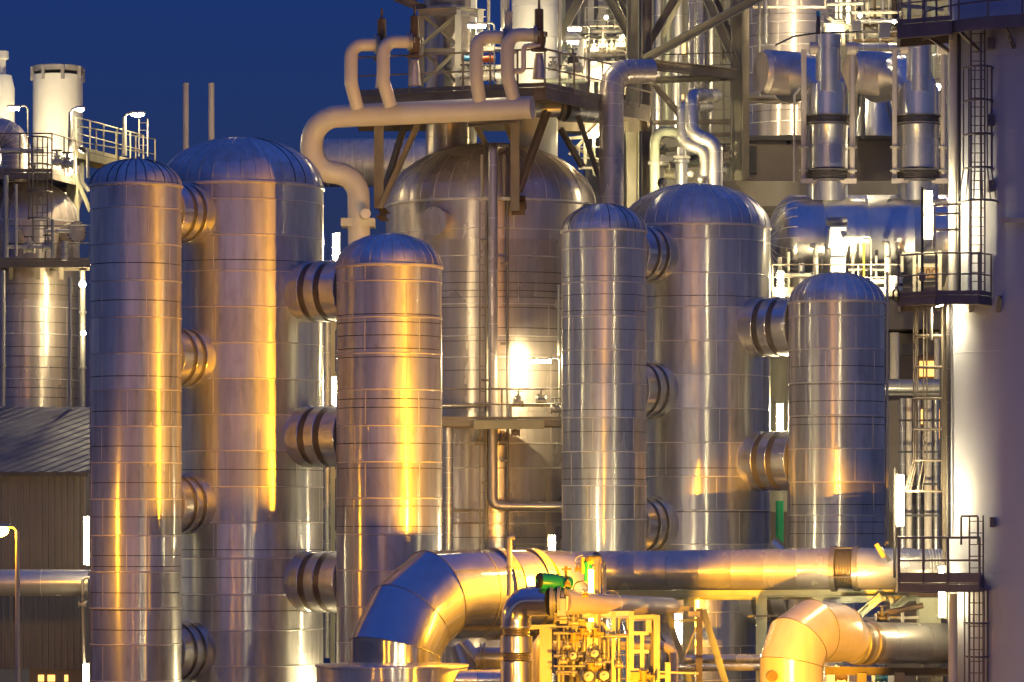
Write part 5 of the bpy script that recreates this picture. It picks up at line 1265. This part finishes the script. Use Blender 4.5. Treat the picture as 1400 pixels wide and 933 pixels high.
# orange elbow at lower right
E3 = thing('elbow_duct', 'orange-lit mitred elbow at the lower right turning into a horizontal pipe', 'duct', P(1082,1100,108))
r3 = S(43,108)
path3 = pts((1082,1150,108),(1082,907,108),(1091,878,108.2),(1112,863,108.8),(1146,866,109.9))
MB().tube(path3, [r3,r3,r3,r3,r3*.94], 56).build('elbow', M['clad_matt'], E3, angle=12)
for i in (1,2,3):
    din = (path3[i]-path3[i-1]).normalized(); dd_ = (din+(path3[i+1]-path3[i]).normalized()).normalized(); a, b = MB().frame(din); ring = []
    for k in range(57):
        t = 2*math.pi*k/56; o = (a*math.cos(t)+b*math.sin(t))*(r3+.003); ring.append(path3[i]+o-din*(o.dot(dd_)/din.dot(dd_)))
    MB().tube(ring, .012, 6, caps=False).build('mitre_seam', M['dark'], E3)
MB().tube(pts((1146,866,109.9),(1166,878,110.4)), [r3*.94, S(29,110.4)], 56).build('reducer', M['clad_matt'], E3)
MB().lathe([(.02,-.3),(.1,-.28),(.1,-.1),(.17,-.08),(.17,0)], P(1056,925,106.98)+Vector((0,.03,0)), (0,-1,0), 14).build('stub_nozzle', M['rust'], E3)
hp3 = thing('pipe', 'thick dull horizontal pipe from the orange elbow to the stack at lower right', 'pipe', P(1230,910,111))
A3, B3 = P(1166,879,110.4), P(1312,880,113.6); d3 = (B3-A3).normalized(); L3 = (B3-A3).length; r4 = S(28.3,110.6)
prof = [(r4,0)]
for f in (.30,.62,.85): prof += [(r4,L3*f-.01),(r4-.01,L3*f-.006),(r4-.01,L3*f+.006),(r4,L3*f+.01)]
MB().lathe(prof+[(r4,L3)], A3, d3, 56).build('run', M['clad_soft'], hp3)
for h in (.1,.55): MB().lathe([(r4,h),(r4+.05,h+.03),(r4+.05,h+.20),(r4,h+.23)], A3, d3, 56).build('clamp_band', M['bellows'], hp3)
for k,(f0,f1,an) in enumerate(((.30,.62,10),(.62,.85,25),(.05,.30,-14))):
    o = (Vector((0,-1,0))*math.cos(R(an))+Vector((0,0,-1))*math.sin(R(an)))*(r4+.002); 
    MB().bar(A3+d3*L3*f0+o, A3+d3*L3*f1+o, .01).build('long_seam', M['dark'], hp3)
beam('beam','',P(1128,917,111.2),P(1310,919,113),.3,.26,mat='steel',root=LB)
for x,l in ((1178,'left'),(1230,'right')):
    beam('post','',P(x,1100,111.4),P(x,920,111.4),.28,mat='steel',root=LB)
for i,(x,y) in enumerate(((1150,925),(1205,927),(1262,925),(1280,930))):
    valve('small valve below the brown beam at lower right, '+['first','second','third','last'][i]+' from the left', P(x,y,114), .4, ['rust','blue','galv','frame'][i])
beam('bright_lit_panel','bright lit panel glimpsed under the thick pipe at lower right',P(1130,925,116),P(1160,925,116),.3,.35,mat='white',kind='b',cat='cabinet')  # white slab for a brightly lit panel, no cabinet
beam('bright_lit_panel','second bright lit panel under the thick pipe',P(1192,927,116),P(1222,927,116),.3,.3,mat='white',kind='b',cat='cabinet')
# lamps of the foreground
st = thing('slant_lamp', 'slanting orange glowing tube above the right end of the long pipe', 'lamp', P(1208,766,113.4))
MB().tube(pts((1198,744,113.4),(1208,762,113.4)), .07, 12).build('lit_tube', M['slant'], st)
MB().bar(P(1203,749,113.55), P(1216,768,113.55), .12, .14).build('housing', M['galv'], st)
solo('small_lamp', MB().sphere(P(1147,833,113.5), .13, 16, (1.4,1,.8)), M['tube_dim'], 'round glaring lamp just right of the orange elbow top', 'lamp', 'bulkhead lamps')
tube_lamp('lit tube hidden behind the rack columns lighting the wide column foot', 926, 840, 880, 122, 1, 'tube')
tube_lamp('lit tube hidden at the foot of the tallest wide column', 470, 935, 990, 121, 1, 'tube')
flood_lamp('unseen sodium floodlight in front of the orange elbow, below the picture', 1122, 1010, 84, P(1096,872,108), True, True, 110000, .4, cone=13)  # unseen lamp, beam narrowed to light the elbow alone
flood_lamp('added sodium fill floodlight in front of the skid, below the picture', 870, 990, 98, P(830,855,107), True, True, 4200, .34, cone=66)  # out-of-view fill added for the skid
# ================================================================= dense background steel, pipes and lamps
rc = random.Random(99)
def rail_run(label, path, h=1.05, mat='steel', every=1.3):
    r = thing('railing', label, 'railing', path[0]); railing(r, path, h, mat, every, .05, .1); return r
# behind the relief valves and the braced frame
for i,(x,y0,y1,rr,mt) in enumerate(((583,-20,110,.12,'galv'),(601,60,118,.07,'frame'),(648,40,118,.09,'sage'),(668,-20,60,.06,'frame'),(682,90,119,.10,'frame'),(686,-20,118,.05,'galv'),(766,-20,128,.07,'frame'),(778,60,132,.10,'sage'))):
    pipe('slim upright pipe behind the reactor platform rail, '+['by the left riser','short, inside the braced frame','right of the braced frame','high, beside the hooded lamp','short, left of the pale riser','hair-thin, left of the pale riser','right of the pale riser','farther right, low'][i], pts((x,y0,142.5+.2*i),(x,y1,142.5+.2*i)), rr, mt, flanges=[.4,.8] if rr>.08 else None)
for i,(y,x0,x1,rr) in enumerate(((92,628,690,.10),(104,634,700,.14),(111,745,800,.09),(96,752,790,.06),(66,632,700,.05))):
    pipe('horizontal pipe behind the reactor platform rail, '+['upper left','thick lower left','lower right','thin right','thin top'][i], pts((x0,y,140.5),(x1,y,140.5)), rr, ['frame','white','sage','galv','frame'][i], flanges=[.3,.6])
for i,(x,y) in enumerate(((641,88),(652,98),(696,100),(756,92),(770,104),(778,88))):
    valve('small lit valve on the pipes behind the reactor platform rail, '+['first','second','third','fourth','fifth','last'][i]+' from the left', P(x,y,140), .38, ['frame','galv','frame','dark','frame','galv'][i])
# rear lattice: gallery, ladder, lamps
rail_run('pale gallery railing of the rear lattice, upper level', pts((800,46,151),(862,46,151)), 1.1, 'frame', 1.0)
rail_run('dark gallery railing of the rear lattice, lower level', pts((778,72,149.5),(872,72,149.5)), 1.1, 'steel', 1.2)
ladder('slim ladder inside the rear lattice', P(834,44,151.5), P(834,-20,151.5), width=.4, mat='frame', step=.4)
for i,(x0,y0,x1,y1,mt) in enumerate(((812,40,822,12,'frame'),(846,40,824,6,'sage'),(800,38,808,-10,'sage'),(851,68,862,46,'frame'))):
    beam('brace','',P(x0,y0,152.2),P(x1,y1,152.2),.12,mat=mt,root=LT)
for i,(x,y) in enumerate(((853,49),(829,24),(812,66))):
    solo('small_lamp', MB().sphere(P(x,y,149), .07, 12), M['tube_dim'], 'small glaring lamp in the rear lattice, '+['right','top','low'][i], 'lamp', 'bulkhead lamps')
for i,(x,y0,y1) in enumerate(((856,-20,130),(792,-20,48),(816,56,130),(838,56,128))):
    pipe('upright pipe of the rear lattice, '+['rightmost','leftmost','left of the low pair','right of the low pair'][i], pts((x,y0,153),(x,y1,153)), [.12,.08,.1,.07][i], ['olive','frame','sage','galv'][i])
# under the ducts, between reactor dome and the tall pipe
for i,(x0,y0,x1,y1,mt) in enumerate(((772,190,818,186,'frame'),(800,176,800,225,'frame'),(812,178,812,240,'sage'),(783,200,822,222,'olive'),(778,212,820,170,'frame'))):
    beam('lit_strut',['flat upper','left upright','right upright','falling','rising'][i]+' lit strut in the gap between the reactor dome and the tall pipe',P(x0,y0,144.8),P(x1,y1,144.8),.12,mat=mt)
rail_run('small lit railing in the gap right of the reactor dome', pts((792,232,143.8),(830,232,143.8)), .9, 'frame', .6)
# steel tower fill
for i,(x,rr,mt) in enumerate(((899,.16,'clad_soft'),(912,.10,'sage'),(925,.22,'clad_soft'),(972,.09,'galv'))):
    pipe('upright pipe inside the steel tower, '+['leftmost','second from the left','thick third from the left','thin rightmost'][i], pts((x,-20,154),(x,190,154)), rr, mt, beads=4 if rr>.12 else None)
for i,y in enumerate((168,186,205,228)):
    beam('tower_shelf','%s dark shelf rail low in the steel tower' % ['top','second','third','bottom'][i],P(888,y,150),P(1000,y-2,150),.14,.18,mat='steel',kind='b',cat='rail')
for i,(x,y) in enumerate(((905,222),(915,240),(950,222),(985,232),(992,214),(902,205))):
    valve('dull valve low in the steel tower, '+['left middle','left low','centre','right low','right middle','left top'][i], P(x,y,146), .5, ['galv','olive','sage','galv','steel','olive'][i])
rail_run('dark railing on the lower tower beam', pts((890,109,147.5),(1002,105,147.5)), 1.0, 'steel', 1.1)
# top right: galleries on the tall silver reactor
rail_run('railing high on the tall silver reactor', pts((1030,12,150),(1128,12,150)), .9, 'steel', 1.0)
rail_run('gangway railing in front of the tall silver reactor', pts((1022,133,150.6),(1092,135,150.6)), 1.0, 'rail', .9)
for i,(x,y0,y1,rr,mt) in enumerate(((1038,-20,132,.06,'galv'),(1046,-20,60,.1,'clad_soft'),(1166,-20,60,.07,'steel'),(1172,-20,120,.05,'dark'),(1186,-20,24,.10,'frame'),(1196,-20,36,.06,'rust'),(1207,-20,70,.08,'galv'),(1216,-20,36,.05,'frame'),(1231,-20,60,.09,'dark'))):
    pipe('upright small pipe at the top right, '+['first','second','third','fourth','fifth','sixth','seventh','eighth','ninth'][i]+' from the left', pts((x,y0,148.5),(x,y1,148.5)), rr, mt, flanges=[.5,.85] if rr > .06 else None)
for i,(y,x0,x1,rr,mt) in enumerate(((18,1162,1232,.06,'frame'),(30,1168,1228,.10,'clad_soft'),(44,1160,1226,.05,'dark'),(56,1158,1222,.07,'rust'),(6,1130,1180,.07,'frame'))):
    pipe('horizontal small pipe between the exchanger ducts, '+['top','second','third','lowest rusty','topmost pale'][i], pts((x0,y,148),(x1,y-1,148)), rr, mt, flanges=[.35,.7] if rr > .06 else None)
rail_run('glowing railing above the left exchanger duct', pts((1128,48,145.5),(1164,48,145.5)), .9, 'frame', .45)
for i,(x,y) in enumerate(((1176,22),(1222,30),(1160,12),(1238,56))):
    solo('small_lamp', MB().sphere(P(x,y,147), .07, 12), M['tube_dim'], 'small glaring lamp among the top right pipes, '+['left of the rusty valves','right of the rusty valves','highest','lowest, by the gangway'][i], 'lamp', 'bulkhead lamps')
for i,x in enumerate((1168,1228)):
    beam('rear_column','%s steel column between the two exchanger ducts' % ['left','right'][i],P(x,250,151.5),P(x,-20,151.5),.25,mat='steel',cat='column')
pipe('thin cream instrument pipe hugging the left exchanger frame', pts((1086,250,140),(1086,130,140),(1094,120,140)), .05, 'frame', .2)
# below the drum: lit pipes and a service shelf
for i,(x,y0,y1,rr,mt) in enumerate(((1066,352,398,.09,'frame'),(1078,345,398,.06,'frame'),(1096,360,398,.12,'white'),(1124,352,398,.05,'galv'),(1166,345,398,.06,'frame'),(1198,350,398,.05,'frame'))):
    pipe('upright lit pipe under the horizontal drum, '+['first','second','thick third','thin fourth','fifth','sixth'][i]+' from the left', pts((x,y0,138.6),(x,y1,138.6)), rr, mt, flanges=[.5] if rr>.08 else None)
for i,(y,x0,x1,rr) in enumerate(((376,1060,1130,.07),(385,1150,1222,.09),(369,1160,1215,.05))):
    pipe('horizontal lit pipe under the horizontal drum, '+['left','thick right','thin right'][i], pts((x0,y,138),(x1,y,138)), rr, 'frame', flanges=[.3,.7])
# brown building front: panels and brackets
for i,(y0,y1,x0,x1,mt) in enumerate(((548,700,1214,1232,'pink'),(470,486,1228,1296,'steel'),(600,640,1246,1290,'steel'),(690,760,1232,1262,'olive'))):
    solo('wall_cabinet', MB().box(P(x0,y1,160), Vector((P(x1,0,160).x,161,zat(y0,160)))), M[mt], ['tall pale','flat dark','square dark','low olive'][i]+' cabinet before the brown building', 'cabinet')
for i,y in enumerate((575,618,662,705)):
    beam('pipe_clip','%s clip rail across the upright pipes of the brown building' % ['top','second','third','bottom'][i],P(1228,y,154.4),P(1288,y,154.4),.09,mat='dark',kind='b',cat='clip')
# reactor face clutter beside the slim upright pipe
for i,(x,y) in enumerate(((664,330),(690,360),(664,420),(690,470),(664,520),(690,630),(664,660))):
    solo('pipe_clamp', MB().bar(P(x-6,y,136.05),P(x+6,y,136.05),.07,.10), M['steel'], 'small clamp on the slim reactor pipe, '+['topmost','second from the top','third from the top','fourth from the top','fifth from the top','second lowest','lowest'][i], 'clamp', None)
pipe('rusty-lit thin pipe right of the reactor ladder', pts((665,290,136.45),(665,760,136.45)), .07, 'frame')
pipe('thin bright pipe on the reactor right of the lamp', pts((764,390,136.4),(764,486,136.4)), .05, 'frame')
for i,y in enumerate((412,446,470)):
    beam('stiffener','',P(603,y,136.0),P(768,y,136.0),.02,.03,mat='steel',kind='b',root=VD[0]) if False else None
# skid fill
for i in range(12):
    x = 762+i*8.6; y0 = rc.uniform(842,900); y1 = y0+rc.uniform(25,60)
    pipe('short small-bore riser in the skid tangle, '+['first','second','third','fourth','fifth','sixth','seventh','eighth','ninth','tenth','eleventh','twelfth'][i]+' from the left', pts((x,y0,107.2),(x,y1,107.2)), rc.choice((.025,.035,.05)), rc.choice(('skid','skid','galv','steel')), flanges=[.3,.7] if i%2 else None)
for i in range(9):
    y = 846+i*9.5; x0 = rc.uniform(756,800); x1 = x0+rc.uniform(25,70)
    pipe('short cross pipe in the skid tangle, '+['topmost','second','third','fourth','fifth','sixth','seventh','eighth','lowest'][i]+(' of the set' if i in (0,8) else ' from the top'), pts((x0,y,107.4),(x1,y,107.4)), rc.choice((.025,.04,.06)), rc.choice(('skid','galv','steel')), flanges=[.4] if i%3==0 else None)
solo('skid_backplate', MB().box(P(762,935,108.6), P(838,876,108.7)), M['steel'], 'dark brown back plate behind the pipes of the skid', 'plate')
for i,(x,y) in enumerate(((767,830),(776,800),(790,779),(800,815))):
    valve('tiny yellow fitting near the green actuators, '+['on the flange set','on the motor actuator','left of the tall post','below the yellow-topped actuator'][i], P(x,y,105.2), .18, 'yellow', up=(0,0,1))

# boiler house casing closing the view at top right, and a rear casing behind the lattice
for nm, lab, x0, x1, Yb2, ytop, ybot, m_, ys, xs in (('casing','tall dull boiler casing behind the two exchanger ducts',1128,1420,170,-80,260,'olive',(-5,22,50,80,112,150),(1160,1200,1240,1275)),
                                     ('casing','distant panelled casing behind the rear lattice',800,882,176,-80,300,'olive',(0,34,70,100),(822,846,866))):
    cs2 = thing(nm, lab, 'casing', (P((x0+x1)/2,0,Yb2).x,Yb2,0))
    MB().box((P(x0,0,Yb2).x,Yb2,0),(P(x1,0,Yb2).x,Yb2+5,zat(ytop,Yb2))).build('wall', M[m_], cs2)
    for y in ys: MB().bar((P(x0,0,Yb2).x,Yb2-.03,zat(y,Yb2)),(P(x1,0,Yb2).x,Yb2-.03,zat(y,Yb2)),.06,.08).build('panel_joint', M['steel'], cs2)
    for x in xs: MB().ibeam((P(x,0,Yb2).x,Yb2-.12,zat(ybot,Yb2)),(P(x,0,Yb2).x,Yb2-.12,zat(ytop,Yb2)),.2,.2).build('stiffener', M['sage'], cs2)
flood_lamp('floodlight before the boiler casing, hidden by the gangway beams', 1212, 60, 158, P(1215,10,170), False, False, 1800, .2, zat(62,158), cone=130)
